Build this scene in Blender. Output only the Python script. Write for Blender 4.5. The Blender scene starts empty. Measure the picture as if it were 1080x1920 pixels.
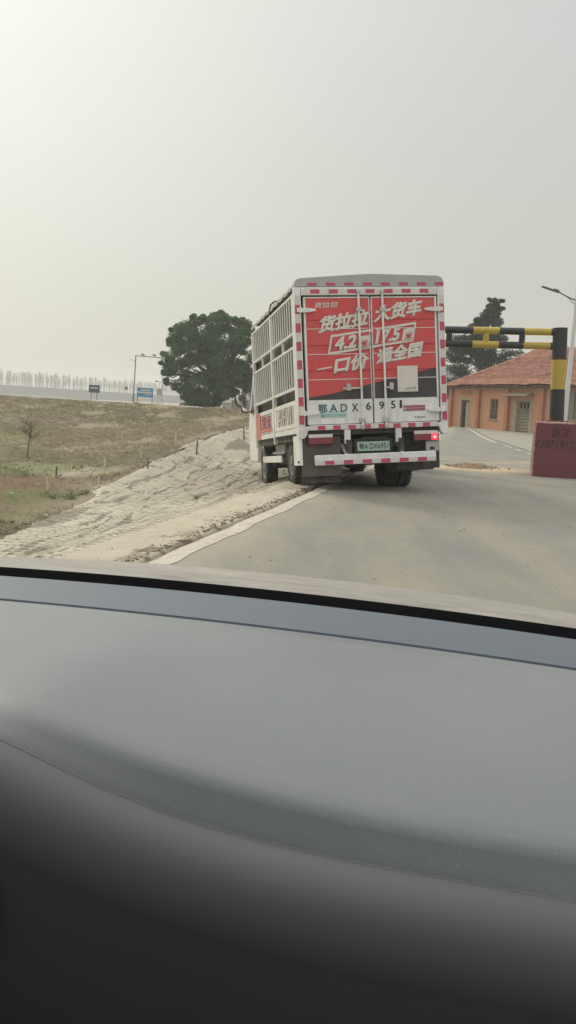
import bpy, bmesh, math, random
import numpy as np
from mathutils import Vector, Matrix, Quaternion
random.seed(7); RNG = np.random.default_rng(11)
rad = math.radians
S = bpy.context.scene
COL = S.collection

# ------------------------------------------------------------------ camera
CAM_H, PITCH, ROLL = 1.25, rad(-6.8), rad(2.5)
fw = Vector((0, math.cos(PITCH), math.sin(PITCH)))
u0 = Vector((0, -math.sin(PITCH), math.cos(PITCH)))
r0 = Vector((1, 0, 0))
rt = r0 * math.cos(ROLL) + u0 * math.sin(ROLL)
up = -r0 * math.sin(ROLL) + u0 * math.cos(ROLL)
cam = bpy.data.cameras.new('camera')
cam.sensor_width = 36; cam.lens = 1700 / 1920 * 36
cam.clip_start = 0.03; cam.clip_end = 5000
camo = bpy.data.objects.new('camera', cam); COL.objects.link(camo)
camo.matrix_world = Matrix(((rt.x, up.x, -fw.x, 0), (rt.y, up.y, -fw.y, 0), (rt.z, up.z, -fw.z, CAM_H), (0, 0, 0, 1)))
S.camera = camo

# ------------------------------------------------------------------ light
S.view_settings.view_transform = 'Standard'; S.view_settings.look = 'None'
S.view_settings.exposure = 0.04; S.view_settings.gamma = 1.0
S.render.engine = 'CYCLES'
S.cycles.use_denoising = True
S.cycles.max_bounces = 8; S.cycles.transparent_max_bounces = 8
S.cycles.volume_bounces = 1
SUN_AZ, SUN_EL = rad(-38), rad(36)
SUN_DIR = Vector((math.sin(SUN_AZ) * math.cos(SUN_EL), math.cos(SUN_AZ) * math.cos(SUN_EL), math.sin(SUN_EL)))
sl = bpy.data.lights.new('sun', 'SUN'); sl.energy = 1.3; sl.angle = rad(11); sl.color = (1.0, 0.93, 0.80)
so = bpy.data.objects.new('sun', sl); COL.objects.link(so)
so.rotation_mode = 'QUATERNION'; so.rotation_quaternion = (-SUN_DIR).to_track_quat('-Z', 'Y'); so.location = (-30, 30, 40)

W = bpy.data.worlds.new('World'); S.world = W; W.use_nodes = True
nt = W.node_tree; N = nt.nodes; L = nt.links
for n in list(N): N.remove(n)
def wn(t, **k):
    n = N.new(t)
    for a, v in k.items(): setattr(n, a, v)
    return n
sky = wn('ShaderNodeTexSky', sky_type='NISHITA', sun_disc=False, sun_elevation=SUN_EL, sun_rotation=SUN_AZ,
         air_density=1.0, dust_density=6.0, ozone_density=0.5)
hs = wn('ShaderNodeHueSaturation'); hs.inputs['Saturation'].default_value = 0.3
L.new(sky.outputs[0], hs.inputs['Color'])
bg1 = wn('ShaderNodeBackground'); bg1.inputs['Strength'].default_value = 0.05
L.new(hs.outputs[0], bg1.inputs['Color'])
# overcast cloud deck: brighter overhead and round the veiled sun
tc = wn('ShaderNodeTexCoord')
sep = wn('ShaderNodeSeparateXYZ'); L.new(tc.outputs['Generated'], sep.inputs[0])
dot = wn('ShaderNodeVectorMath', operation='DOT_PRODUCT'); L.new(tc.outputs['Generated'], dot.inputs[0]); dot.inputs[1].default_value = SUN_DIR
g0 = wn('ShaderNodeMapRange'); L.new(dot.outputs['Value'], g0.inputs['Value'])
g0.inputs['From Min'].default_value = 0.55; g0.inputs['From Max'].default_value = 1.0
glow = wn('ShaderNodeMath', operation='POWER'); L.new(g0.outputs[0], glow.inputs[0]); glow.inputs[1].default_value = 2.2
zen = wn('ShaderNodeMapRange', interpolation_type='SMOOTHSTEP'); L.new(sep.outputs['Z'], zen.inputs['Value'])
zen.inputs['From Min'].default_value = 0.38; zen.inputs['From Max'].default_value = 0.95
low = wn('ShaderNodeMapRange'); L.new(sep.outputs['Z'], low.inputs['Value'])
low.inputs['From Min'].default_value = 0.0; low.inputs['From Max'].default_value = 0.36
nz = wn('ShaderNodeTexNoise'); nz.inputs['Scale'].default_value = 1.6; nz.inputs['Detail'].default_value = 4
mp = wn('ShaderNodeMapping'); mp.inputs['Scale'].default_value = (1, 1, 3.0); L.new(tc.outputs['Generated'], mp.inputs[0]); L.new(mp.outputs[0], nz.inputs['Vector'])
cr = wn('ShaderNodeMix', data_type='RGBA'); L.new(low.outputs[0], cr.inputs[0])
cr.inputs[6].default_value = (0.60, 0.59, 0.50, 1); cr.inputs[7].default_value = (0.635, 0.645, 0.635, 1)
gm = wn('ShaderNodeMix', data_type='RGBA'); L.new(glow.outputs[0], gm.inputs[0]); L.new(cr.outputs[2], gm.inputs[6]); gm.inputs[7].default_value = (1.10, 1.09, 0.96, 1)
st = wn('ShaderNodeMath', operation='MULTIPLY_ADD'); L.new(zen.outputs[0], st.inputs[0]); st.inputs[1].default_value = 1.5; st.inputs[2].default_value = 1.0
nm = wn('ShaderNodeMapRange'); L.new(nz.outputs[0], nm.inputs['Value']); nm.inputs['To Min'].default_value = 0.96; nm.inputs['To Max'].default_value = 1.04
st2 = wn('ShaderNodeMath', operation='MULTIPLY'); L.new(st.outputs[0], st2.inputs[0]); L.new(nm.outputs[0], st2.inputs[1])
bg2 = wn('ShaderNodeBackground'); L.new(gm.outputs[2], bg2.inputs['Color']); L.new(st2.outputs[0], bg2.inputs['Strength'])
add = wn('ShaderNodeMixShader'); add.inputs[0].default_value = 0.88; L.new(bg1.outputs[0], add.inputs[1]); L.new(bg2.outputs[0], add.inputs[2])
wo = wn('ShaderNodeOutputWorld'); L.new(add.outputs[0], wo.inputs['Surface'])

# ------------------------------------------------------------------ helpers
class MB:
    """collects simple shapes into one mesh; faces keep a material slot"""
    def __init__(s): s.v = []; s.f = []; s.m = []; s.cur = 0
    def mat(s, i): s.cur = i; return s
    def add(s, vs, fs):
        b = len(s.v); s.v += [tuple(x) for x in vs]
        for f in fs: s.f.append(tuple(b + i for i in f)); s.m.append(s.cur)
        return s
    def box(s, x0, x1, y0, y1, z0, z1):
        vs = [(x0, y0, z0), (x1, y0, z0), (x1, y1, z0), (x0, y1, z0), (x0, y0, z1), (x1, y0, z1), (x1, y1, z1), (x0, y1, z1)]
        return s.add(vs, [(0, 3, 2, 1), (4, 5, 6, 7), (0, 1, 5, 4), (1, 2, 6, 5), (2, 3, 7, 6), (3, 0, 4, 7)])
    def obox(s, c, size, M=None):
        hx, hy, hz = [a / 2 for a in size]; c = Vector(c)
        vs = [Vector((a * hx, b * hy, d * hz)) for d in (-1, 1) for a, b in ((-1, -1), (1, -1), (1, 1), (-1, 1))]
        if M is not None: vs = [M @ v for v in vs]
        return s.add([c + v for v in vs], [(0, 3, 2, 1), (4, 5, 6, 7), (0, 1, 5, 4), (1, 2, 6, 5), (2, 3, 7, 6), (3, 0, 4, 7)])
    def bar(s, p0, p1, w, h=None, upv=(0, 0, 1)):
        p0 = Vector(p0); p1 = Vector(p1); d = p1 - p0; ln = d.length; d.normalize()
        a = d.cross(Vector(upv))
        if a.length < 1e-4: a = d.cross(Vector((0, 1, 0)))
        a.normalize(); b = a.cross(d)
        M = Matrix((a, d, b)).transposed()
        return s.obox((p0 + p1) / 2, (w, ln, h or w), M)
    def cyl(s, p0, p1, r0, r1=None, n=12, cap=True):
        r1 = r0 if r1 is None else r1
        p0 = Vector(p0); p1 = Vector(p1); d = (p1 - p0).normalized()
        a = d.cross(Vector((0, 0, 1)))
        if a.length < 1e-3: a = d.cross(Vector((0, 1, 0)))
        a.normalize(); b = d.cross(a)
        vs = []
        for p, r in ((p0, r0), (p1, r1)):
            for i in range(n):
                t = 2 * math.pi * i / n; vs.append(p + (a * math.cos(t) + b * math.sin(t)) * r)
        fs = [(i, (i + 1) % n, n + (i + 1) % n, n + i) for i in range(n)]
        if cap: fs += [tuple(range(n - 1, -1, -1)), tuple(range(n, 2 * n))]
        return s.add(vs, fs)
    def tube(s, pts, r, n=8):
        pts = [Vector(p) for p in pts]
        rs = r if isinstance(r, (list, tuple)) else [r] * len(pts)
        vs = []; pa = None
        for k, p in enumerate(pts):
            d = (pts[min(k + 1, len(pts) - 1)] - pts[max(k - 1, 0)]).normalized()
            a = (pa - d * pa.dot(d)) if pa is not None else d.cross(Vector((0.13, 0.21, 0.97)))
            if a.length < 1e-4: a = d.cross(Vector((0, 1, 0)))
            a.normalize(); pa = a; b = d.cross(a)
            for i in range(n):
                t = 2 * math.pi * i / n; vs.append(p + (a * math.cos(t) + b * math.sin(t)) * rs[k])
        fs = []
        for k in range(len(pts) - 1):
            for i in range(n): fs.append((k * n + i, k * n + (i + 1) % n, (k + 1) * n + (i + 1) % n, (k + 1) * n + i))
        m = len(pts) * n
        fs += [tuple(range(n - 1, -1, -1)), tuple(range(m - n, m))]
        return s.add(vs, fs)
    def lathe(s, c, axis, prof, n=32):
        """prof: list of (along, radius)"""
        c = Vector(c); d = Vector(axis).normalized(); a = d.cross(Vector((0, 0, 1)))
        if a.length < 1e-3: a = d.cross(Vector((0, 1, 0)))
        a.normalize(); b = d.cross(a); vs = []
        for h, r in prof:
            for i in range(n):
                t = 2 * math.pi * i / n; vs.append(c + d * h + (a * math.cos(t) + b * math.sin(t)) * r)
        fs = []
        for k in range(len(prof) - 1):
            for i in range(n): fs.append((k * n + i, k * n + (i + 1) % n, (k + 1) * n + (i + 1) % n, (k + 1) * n + i))
        return s.add(vs, fs)
    def prism(s, poly, y0, y1):
        """poly in x,z extruded along y"""
        n = len(poly)
        vs = [(x, y0, z) for x, z in poly] + [(x, y1, z) for x, z in poly]
        fs = [tuple(range(n)), tuple(range(2 * n - 1, n - 1, -1))] + [(i, n + i, n + (i + 1) % n, (i + 1) % n) for i in range(n)]
        return s.add(vs, fs)
    def grid(s, P):
        """P[i][j] points -> sheet"""
        ni = len(P); nj = len(P[0]); vs = [p for row in P for p in row]
        fs = [(i * nj + j, i * nj + j + 1, (i + 1) * nj + j + 1, (i + 1) * nj + j) for i in range(ni - 1) for j in range(nj - 1)]
        return s.add(vs, fs)
    def build(s, name, mats, parent=None, bevel=0, smooth=30, fix=True):
        me = bpy.data.meshes.new(name); me.from_pydata(s.v, [], s.f)
        for m in (mats if isinstance(mats, (list, tuple)) else [mats]): me.materials.append(m)
        me.polygons.foreach_set('material_index', s.m)
        if fix:
            bm = bmesh.new(); bm.from_mesh(me); bmesh.ops.recalc_face_normals(bm, faces=bm.faces); bm.to_mesh(me); bm.free()
        if smooth:
            me.polygons.foreach_set('use_smooth', [True] * len(me.polygons)); me.set_sharp_from_angle(angle=rad(smooth))
        o = bpy.data.objects.new(name, me); COL.objects.link(o)
        if parent is not None: o.parent = parent
        if bevel:
            b = o.modifiers.new('bevel', 'BEVEL'); b.width = bevel; b.segments = 2; b.limit_method = 'ANGLE'; b.angle_limit = rad(40)
        return o

def np_mesh(name, V, F, mat, attrs=None, smooth=True, parent=None):
    """V (n,3), F (m,k) numpy -> object with optional float point attributes"""
    me = bpy.data.meshes.new(name); V = np.asarray(V, np.float32); F = np.asarray(F, np.int32); k = F.shape[1]
    me.vertices.add(len(V)); me.vertices.foreach_set('co', V.ravel())
    me.loops.add(F.size); me.loops.foreach_set('vertex_index', F.ravel())
    me.polygons.add(len(F)); me.polygons.foreach_set('loop_start', np.arange(0, F.size, k, dtype=np.int32))
    me.update(calc_edges=True); me.validate()
    for a, val in (attrs or {}).items():
        at = me.attributes.new(a, 'FLOAT', 'POINT'); at.data.foreach_set('value', np.asarray(val, np.float32))
    if smooth: me.polygons.foreach_set('use_smooth', [True] * len(me.polygons))
    for m in (mat if isinstance(mat, (list, tuple)) else [mat]): me.materials.append(m)
    o = bpy.data.objects.new(name, me); COL.objects.link(o)
    if parent is not None: o.parent = parent
    return o

def grid_faces(ni, nj):
    i, j = np.meshgrid(np.arange(ni - 1), np.arange(nj - 1), indexing='ij'); a = (i * nj + j).ravel()
    return np.stack([a, a + 1, a + nj + 1, a + nj], 1)

def tag(o, label=None, cat=None, group=None, kind=None):
    if label: o['label'] = label
    if cat: o['category'] = cat
    if group: o['group'] = group
    if kind: o['kind'] = kind
    return o
def empty(name, loc=(0, 0, 0), rz=0.0):
    o = bpy.data.objects.new(name, None); COL.objects.link(o); o.location = loc; o.rotation_euler = (0, 0, rz)
    o.empty_display_size = 0.2
    return o
def copy_tree(o, parent=None):
    c = o.copy(); COL.objects.link(c)
    if parent is not None: c.parent = parent
    for ch in list(o.children): copy_tree(ch, c)
    return c

# ------------------------------------------------------------------ materials
def new_mat(name):
    m = bpy.data.materials.new(name); m.use_nodes = True; t = m.node_tree
    return m, t, t.nodes['Principled BSDF']
def nd(t, ty, **k):
    n = t.nodes.new(ty)
    for a, v in k.items(): setattr(n, a, v)
    return n
def mixc(t, fac, a, b, blend='MIX'):
    n = nd(t, 'ShaderNodeMix', data_type='RGBA', blend_type=blend)
    for i, v in ((0, fac), (6, a), (7, b)):
        if hasattr(v, 'is_linked') or isinstance(v, bpy.types.NodeSocket): t.links.new(v, n.inputs[i])
        elif i == 0: n.inputs[i].default_value = v
        else: n.inputs[i].default_value = (*v[:3], 1)
    return n.outputs[2]
def noise(t, scale, detail=3, rough=0.55, co='Object', stretch=None, lo=0.0, hi=1.0):
    tc = nd(t, 'ShaderNodeTexCoord'); v = tc.outputs[co]
    if stretch:
        mp = nd(t, 'ShaderNodeMapping'); mp.inputs['Scale'].default_value = stretch; t.links.new(v, mp.inputs[0]); v = mp.outputs[0]
    n = nd(t, 'ShaderNodeTexNoise'); n.inputs['Scale'].default_value = scale; n.inputs['Detail'].default_value = detail; n.inputs['Roughness'].default_value = rough
    t.links.new(v, n.inputs['Vector'])
    r = nd(t, 'ShaderNodeMapRange'); t.links.new(n.outputs[0], r.inputs['Value'])
    r.inputs['From Min'].default_value = lo; r.inputs['From Max'].default_value = hi
    return r.outputs[0]
def bump(t, p, h, strength=0.3, dist=0.01):
    b = nd(t, 'ShaderNodeBump'); b.inputs['Strength'].default_value = strength; b.inputs['Distance'].default_value = dist
    t.links.new(h, b.inputs['Height']); t.links.new(b.outputs[0], p.inputs['Normal'])
def attr(t, name):
    n = nd(t, 'ShaderNodeAttribute', attribute_name=name); return n.outputs['Fac']
def pmat(name, c, rough=0.6, metal=0.0, dirt=0.25, dscale=3.0, dirtc=None, bmp=0.0, bscale=60, spec=0.5, coat=0.0, emit=0):
    """plain paint / plastic / metal with blotchy wear"""
    m, t, p = new_mat(name)
    dc = dirtc or tuple(x * 0.62 for x in c)
    f1 = noise(t, dscale, 5, 0.65, lo=0.42, hi=0.75)
    f2 = nd(t, 'ShaderNodeMath', operation='MULTIPLY'); t.links.new(f1, f2.inputs[0]); f2.inputs[1].default_value = dirt
    t.links.new(mixc(t, f2.outputs[0], c, dc), p.inputs['Base Color'])
    p.inputs['Roughness'].default_value = rough; p.inputs['Metallic'].default_value = metal
    p.inputs['Specular IOR Level'].default_value = spec
    if coat: p.inputs['Coat Weight'].default_value = coat; p.inputs['Coat Roughness'].default_value = 0.15
    if bmp: bump(t, p, noise(t, bscale, 4), bmp, 0.004)
    if emit: p.inputs['Emission Color'].default_value = (*c, 1); p.inputs['Emission Strength'].default_value = emit
    return m

M = {}
def grimy(name, c, dc, rough):
    """painted sheet with blotchy dust and vertical run-down streaks"""
    m, t, p = new_mat(name)
    k = lambda f, v: (lambda n: (t.links.new(f, n.inputs[0]), setattr(n.inputs[1], 'default_value', v), n.outputs[0])[2])(nd(t, 'ShaderNodeMath', operation='MULTIPLY'))
    col = mixc(t, k(noise(t, 3, 6, .7, lo=.42, hi=.72), .40), c, dc)
    col = mixc(t, k(noise(t, 9, 4, .6, stretch=(1, 1, .07), lo=.54, hi=.76), .55), col, dc)
    col = mixc(t, k(noise(t, 38, 3, .7, lo=.60, hi=.74), .45), col, tuple(x * .6 for x in dc))
    t.links.new(col, p.inputs['Base Color']); p.inputs['Roughness'].default_value = rough
    return m
M['white'] = grimy('truck_white_paint', (0.80, 0.80, 0.785), (0.44, 0.41, 0.36), 0.45)
M['cream'] = grimy('dusty_white_paint', (0.84, 0.825, 0.785), (0.50, 0.46, 0.38), 0.5)
M['red'] = grimy('red_door_vinyl', (0.62, 0.066, 0.072), (0.48, 0.13, 0.115), 0.5)
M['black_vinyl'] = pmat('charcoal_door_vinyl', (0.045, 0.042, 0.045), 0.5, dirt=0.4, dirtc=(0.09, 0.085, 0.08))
M['letter'] = pmat('white_vinyl_lettering', (0.68, 0.64, 0.58), 0.5, dirt=0.3, dirtc=(0.5, 0.44, 0.4))
M['letter_red'] = pmat('red_vinyl_lettering', (0.5, 0.05, 0.055), 0.5, dirt=0.2)
M['grey_tarp'] = pmat('grey_tarpaulin', (0.075, 0.077, 0.07), 0.8, dirt=0.5, dirtc=(0.045, 0.045, 0.04), bmp=0.3, bscale=9)
M['canopy'] = pmat('pale_grey_canopy', (0.42, 0.42, 0.40), 0.6, dirt=0.4, dscale=3)
M['tape_red'] = pmat('red_reflective_tape', (0.50, 0.07, 0.12), 0.35, dirt=0.4, dscale=9, dirtc=(0.36, 0.1, 0.11))
M['tape_white'] = pmat('white_reflective_tape', (0.68, 0.62, 0.60), 0.35, dirt=0.4, dscale=9)
M['under'] = pmat('dusty_black_chassis', (0.035, 0.034, 0.033), 0.75, dirt=0.8, dirtc=(0.13, 0.11, 0.085), dscale=5)
M['flap'] = pmat('brown_grey_mudguard', (0.10, 0.085, 0.075), 0.75, dirt=0.8, dirtc=(0.16, 0.135, 0.11), dscale=4)
M['rubber'] = pmat('dusty_tyre_rubber', (0.025, 0.025, 0.025), 0.85, dirt=0.75, dirtc=(0.17, 0.145, 0.11), dscale=4, bmp=0.3)
M['rim'] = pmat('dusty_wheel_rim', (0.27, 0.26, 0.23), 0.55, dirt=0.7, dirtc=(0.16, 0.14, 0.11), dscale=6)
M['steel'] = pmat('galvanised_steel', (0.50, 0.49, 0.47), 0.4, 0.6, dirt=0.5, dscale=8)
M['lamp_red'] = pmat('dull_red_lens', (0.22, 0.03, 0.04), 0.3, dirt=0.3, spec=0.6)
M['lamp_lit'] = pmat('lit_brake_lens', (1.0, 0.03, 0.05), 0.3, dirt=0, emit=1.6)
M['lamp_core'] = pmat('lit_brake_bulb', (1.0, 0.45, 0.45), 0.3, dirt=0, emit=1.4)
M['plate'] = pmat('green_number_plate', (0.36, 0.52, 0.40), 0.4, dirt=0.4, dscale=8)
M['ink'] = pmat('black_lettering', (0.03, 0.032, 0.035), 0.5, dirt=0.2)
M['ink_teal'] = pmat('teal_lettering', (0.02, 0.12, 0.14), 0.5, dirt=0.2)
M['ink_blue'] = pmat('navy_lettering', (0.03, 0.05, 0.12), 0.5, dirt=0.2)
M['teal_pale'] = pmat('pale_teal_sticker', (0.45, 0.60, 0.58), 0.45, dirt=0.3)
M['pink_sticker'] = pmat('maroon_sticker', (0.36, 0.10, 0.15), 0.4, dirt=0.4, dscale=12)
M['glass'] = pmat('dark_glass', (0.02, 0.025, 0.03), 0.08, dirt=0.3, spec=0.8)
M['black'] = pmat('black_plastic', (0.02, 0.02, 0.02), 0.5, dirt=0.4, dirtc=(0.06, 0.055, 0.05))
M['dark_gap'] = pmat('painted_gap_shade', (0.03, 0.028, 0.026), 0.8)  # near-black that puts shade into the gaps round doors and slats
M['orange_stripe'] = pmat('faded_red_stripe', (0.62, 0.20, 0.15), 0.5, dirt=0.5, dirtc=(0.6, 0.32, 0.24))

def text(name, body, mat, parent, O, U, V, Nrm, bold=0.0, thick=0.002, lift=0.003):
    """lettering fitted to the parallelogram O, U (full width), V (full height); Nrm faces the reader"""
    cu = bpy.data.curves.new('t', 'FONT'); cu.body = body; cu.size = 1.0; cu.resolution_u = 3; cu.bevel_depth = bold; cu.bevel_resolution = 0
    to = bpy.data.objects.new('t', cu); COL.objects.link(to)
    bpy.context.view_layer.update()
    dg = bpy.context.evaluated_depsgraph_get()
    me = bpy.data.meshes.new_from_object(to.evaluated_get(dg)); bpy.data.objects.remove(to)
    n = len(me.vertices); co = np.empty(n * 3, np.float32); me.vertices.foreach_get('co', co); co = co.reshape(-1, 3)
    lo = co.min(0); hi = co.max(0); a = (co[:, 0] - lo[0]) / (hi[0] - lo[0]); b = (co[:, 1] - lo[1]) / max(hi[1] - lo[1], 1e-6)
    O = np.array(O, float); U = np.array(U, float); V = np.array(V, float); K = np.array(Nrm, float)
    P = O + a[:, None] * U + b[:, None] * V + K * (lift + .0012 * np.clip(co[:, 2] / max(bold, 1e-6), -1, 1))[:, None]
    me.vertices.foreach_set('co', P.astype(np.float32).ravel())
    me.materials.clear(); me.materials.append(mat); me.name = name; me.update()
    o = bpy.data.objects.new(name, me); COL.objects.link(o)
    if parent is not None: o.parent = parent
    return o
def quad_plate(mb, O, U, V, Nrm, t=0.002):
    O, U, V, K = (Vector(q) for q in (O, U, V, Nrm)); K = K * t
    return mb.add([O, O + U, O + U + V, O + V, O + K, O + U + K, O + U + V + K, O + V + K],
                  [(0, 3, 2, 1), (4, 5, 6, 7), (0, 1, 5, 4), (1, 2, 6, 5), (2, 3, 7, 6), (3, 0, 4, 7)])

# ------------------------------------------------------------------ terrain
def sm(a, b, x):
    t = np.clip((x - a) / (b - a), 0, 1); return t * t * (3 - 2 * t)
RP = np.array([-1.01, 6.95]); RD = np.array([.2135, .9769]); RN = np.array([-.9769, .2135])   # left road line: point, direction, left normal
def su(x, y):
    dx = x - RP[0]; dy = y - RP[1]; return dx * RD[0] + dy * RD[1], dx * RN[0] + dy * RN[1]
def xy(s, u): return RP[0] + s * RD[0] + u * RN[0], RP[1] + s * RD[1] + u * RN[1]
BS = [-20, .8, 2.15, 3.5, 5.7, 7.4, 9.9, 13.6, 16.6, 40]
BT = np.array([[-22.3, 8.97, -.516], [-17.74, 10.08, -.376], [-15.24, 11.4, -.358], [-12.37, 13.51, -.333], [-11.42, 15.3, -.225], [-8.5, 17.59, -.009], [-8.18, 18.08, .044], [-4.9, 21.08, .406], [-2.58, 24.02, .609]])
CT = np.array([[-40, 52, 1.15], [-23.65, 50.2, 1.111], [-17.79, 47.26, 1.055], [-13.12, 45.18, .971], [-8.27, 42.44, .924], [-6.29, 41.25, .887], [-4.29, 40.11, .852], [-2.6, 38.04, .832], [.4, 38.0, .808]])
def bound(s): return np.interp(s, BS, [2.6, 2.6, 2.58, 2.8, 3.18, 3.69, 3.8, 3.77, 3.71, 3.7])
def crestD(th): return np.interp(th, CT[:, 0], CT[:, 1])
def crestZ(th): return np.interp(th, CT[:, 0], CT[:, 2])
def height(x, y):
    """road flat, a shallow ditch beside it, the bank rising to a levee crest and falling gently behind it"""
    x = np.asarray(x, float); y = np.asarray(y, float)
    s, u = su(x, y); road = .25 * sm(42, 60, y); th = np.degrees(np.arctan2(x, y)); d = np.hypot(x, y)
    zs = np.interp(s, [0, 6, 11, 14, 18, 26, 40], [-.33, -.32, -.36, -.22, .05, .3, .3]); b = bound(s)
    zb = np.interp(s, [.8, 2.15, 3.5, 5.7, 7.4, 9.9, 10.4, 13.6, 16.6, 22, 40], [-.516, -.376, -.358, -.333, -.225, -.009, .044, .406, .609, .75, .8])
    t1 = sm(.72, 1.8, u); t2 = np.clip((u - 1.8) / (b - 1.8), 0, 1); t2 = t2 * (.35 + .65 * t2) * (u > 1.8)
    mud = -.06 + (zs + .06) * t1 + (zb - zs) * t2
    db = np.interp(th, BT[:, 0], BT[:, 1]); zb2 = np.interp(th, BT[:, 0], BT[:, 2]); dc = crestD(th); zc = crestZ(th)
    t = np.clip((d - db) / (dc - db), 0, 1); gr = zb2 + (zc - zb2) * (t * (1.12 - .12 * t))
    gr = np.where(d > dc, 1.25 - (1.25 - zc) / dc * d - .03, gr)
    gr = np.where(d > 98, gr * sm(125, 98, d) - 1.0 * sm(98, 125, d), gr)
    k = sm(0, 1.2, u - b); left = mud * (1 - k) + gr * k
    left = np.where(u < .72, -.06, left)
    return np.where(u < .12, road - .06, np.where(u < .72, -.07 + road * (y < 200), left))
def bwob(s): return bound(s) + .45 * (fbm(np.asarray(s) * .9, np.asarray(s) * 0 + 2.2, 161) - .47)
def vnoise(x, y, seed=0):
    """smooth value noise"""
    r = np.random.default_rng(seed).random((256, 256))
    xi = np.floor(x).astype(int); yi = np.floor(y).astype(int); fx = x - xi; fy = y - yi
    fx = fx * fx * (3 - 2 * fx); fy = fy * fy * (3 - 2 * fy)
    g = lambda a, b: r[a % 256, b % 256]
    return (g(xi, yi) * (1 - fx) + g(xi + 1, yi) * fx) * (1 - fy) + (g(xi, yi + 1) * (1 - fx) + g(xi + 1, yi + 1) * fx) * fy
def fbm(x, y, seed=0, o=4):
    a = 0; w = .5
    for k in range(o): a = a + w * vnoise(x * 2 ** k + 7.3 * k, y * 2 ** k - 3.1 * k, seed + k); w *= .5
    return a
def zat(x, y): return float(height(x, y))

# ground sheet: fan of cells from under the car to beyond the far bank
m, t, p = new_mat('dry_grass_ground')
g1 = noise(t, 0.9, 6, 0.7, lo=.3, hi=.7); g2 = noise(t, 7, 5, 0.7, lo=.3, hi=.7); g3 = noise(t, 0.16, 4, 0.6, lo=.4, hi=.62)
c = mixc(t, g1, (.28, .24, .17), (.225, .195, .135)); c = mixc(t, g2, c, (.31, .265, .19)); 
gg = nd(t, 'ShaderNodeMath', operation='MULTIPLY'); t.links.new(g3, gg.inputs[0]); gg.inputs[1].default_value = .7
c = mixc(t, gg.outputs[0], c, (.23, .215, .12))
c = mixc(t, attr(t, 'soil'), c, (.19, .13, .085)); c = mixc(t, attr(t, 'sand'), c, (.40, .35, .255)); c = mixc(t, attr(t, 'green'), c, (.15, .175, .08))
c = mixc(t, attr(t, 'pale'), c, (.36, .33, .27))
t.links.new(c, p.inputs['Base Color']); p.inputs['Roughness'].default_value = 1; p.inputs['Specular IOR Level'].default_value = .1
bump(t, p, noise(t, 5, 6, .75), .5, .08)
M['grass_ground'] = m
th = np.radians(np.concatenate([np.arange(-180, -42, 6), np.arange(-42, 30, .22), np.arange(30, 181, 6)]))
rr = np.concatenate([np.arange(.0, 5, .8), 5 * np.exp(np.linspace(0, math.log(20), 330)), 100 * np.exp(np.linspace(.05, math.log(9.0), 40))])
R_, T_ = np.meshgrid(rr, th, indexing='ij'); X = R_ * np.sin(T_); Y = R_ * np.cos(T_); Z = height(X, Y)
s_, u_ = su(X, Y); TD = np.degrees(T_); ing = sm(0, 1.2, u_ - bound(s_)) * (R_ < crestD(TD) + 1)
bank = sm(455, 490, Y) * sm(-900, -300, -np.abs(X + 150)) 
far = R_ > 118
Z = Z + ing * ((fbm(X * 1.1, Y * .8, 3) - .47) * .20 + (fbm(X * 4.2, Y * 3.2, 9) - .47) * .10) * np.clip(R_ / 22, .4, 1.5)
bw_ = bwob(np.clip(s_, -30, 80)); onm = (u_ > .75) & (u_ < bw_ + .12) & (s_ > .2) & (s_ < 23.5)
Z = np.where(onm, Z - .30 * sm(.12, -.25, u_ - bw_), Z)
Z = np.where(far & (np.abs(T_) < rad(45)), -1.0 + 0 * Z, Z)
def blob(cx, cy, rx, ry, seed):
    d = ((X - cx) / rx) ** 2 + ((Y - cy) / ry) ** 2; return sm(1.15, .35, d + (fbm(X * 1.7, Y * .9, seed) - .5) * 1.6)
soil = np.clip(blob(-4.3, 13.8, 1.5, 2.6, 21) + blob(-3.6, 11.6, .8, 1.8, 22) + .8 * blob(-3.4, 37, 1.8, 4, 25), 0, 1) * ing
sand = np.clip(blob(-4.1, 16.6, 1.3, 1.0, 31) + .6 * blob(-6.0, 20.5, 3, 1.2, 32), 0, 1) * ing
green = np.clip(.7 * blob(-5.6, 17.0, 1.7, 2.2, 41) + .8 * blob(-3.6, 13.2, .6, 1.1, 42) + .9 * blob(-3.4, 10.6, .6, 1.6, 43) + .6 * blob(-3.1, 18.2, .8, 2, 44) + .6 * blob(-9, 22, 3.5, 7, 45), 0, 1) * ing
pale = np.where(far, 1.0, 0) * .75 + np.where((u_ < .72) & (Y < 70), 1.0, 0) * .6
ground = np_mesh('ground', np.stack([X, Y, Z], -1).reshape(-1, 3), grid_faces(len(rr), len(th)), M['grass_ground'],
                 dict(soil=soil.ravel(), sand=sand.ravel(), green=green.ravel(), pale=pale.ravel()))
tag(ground, kind='structure')
ground_z = lambda x, y: zat(x, y)

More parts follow.
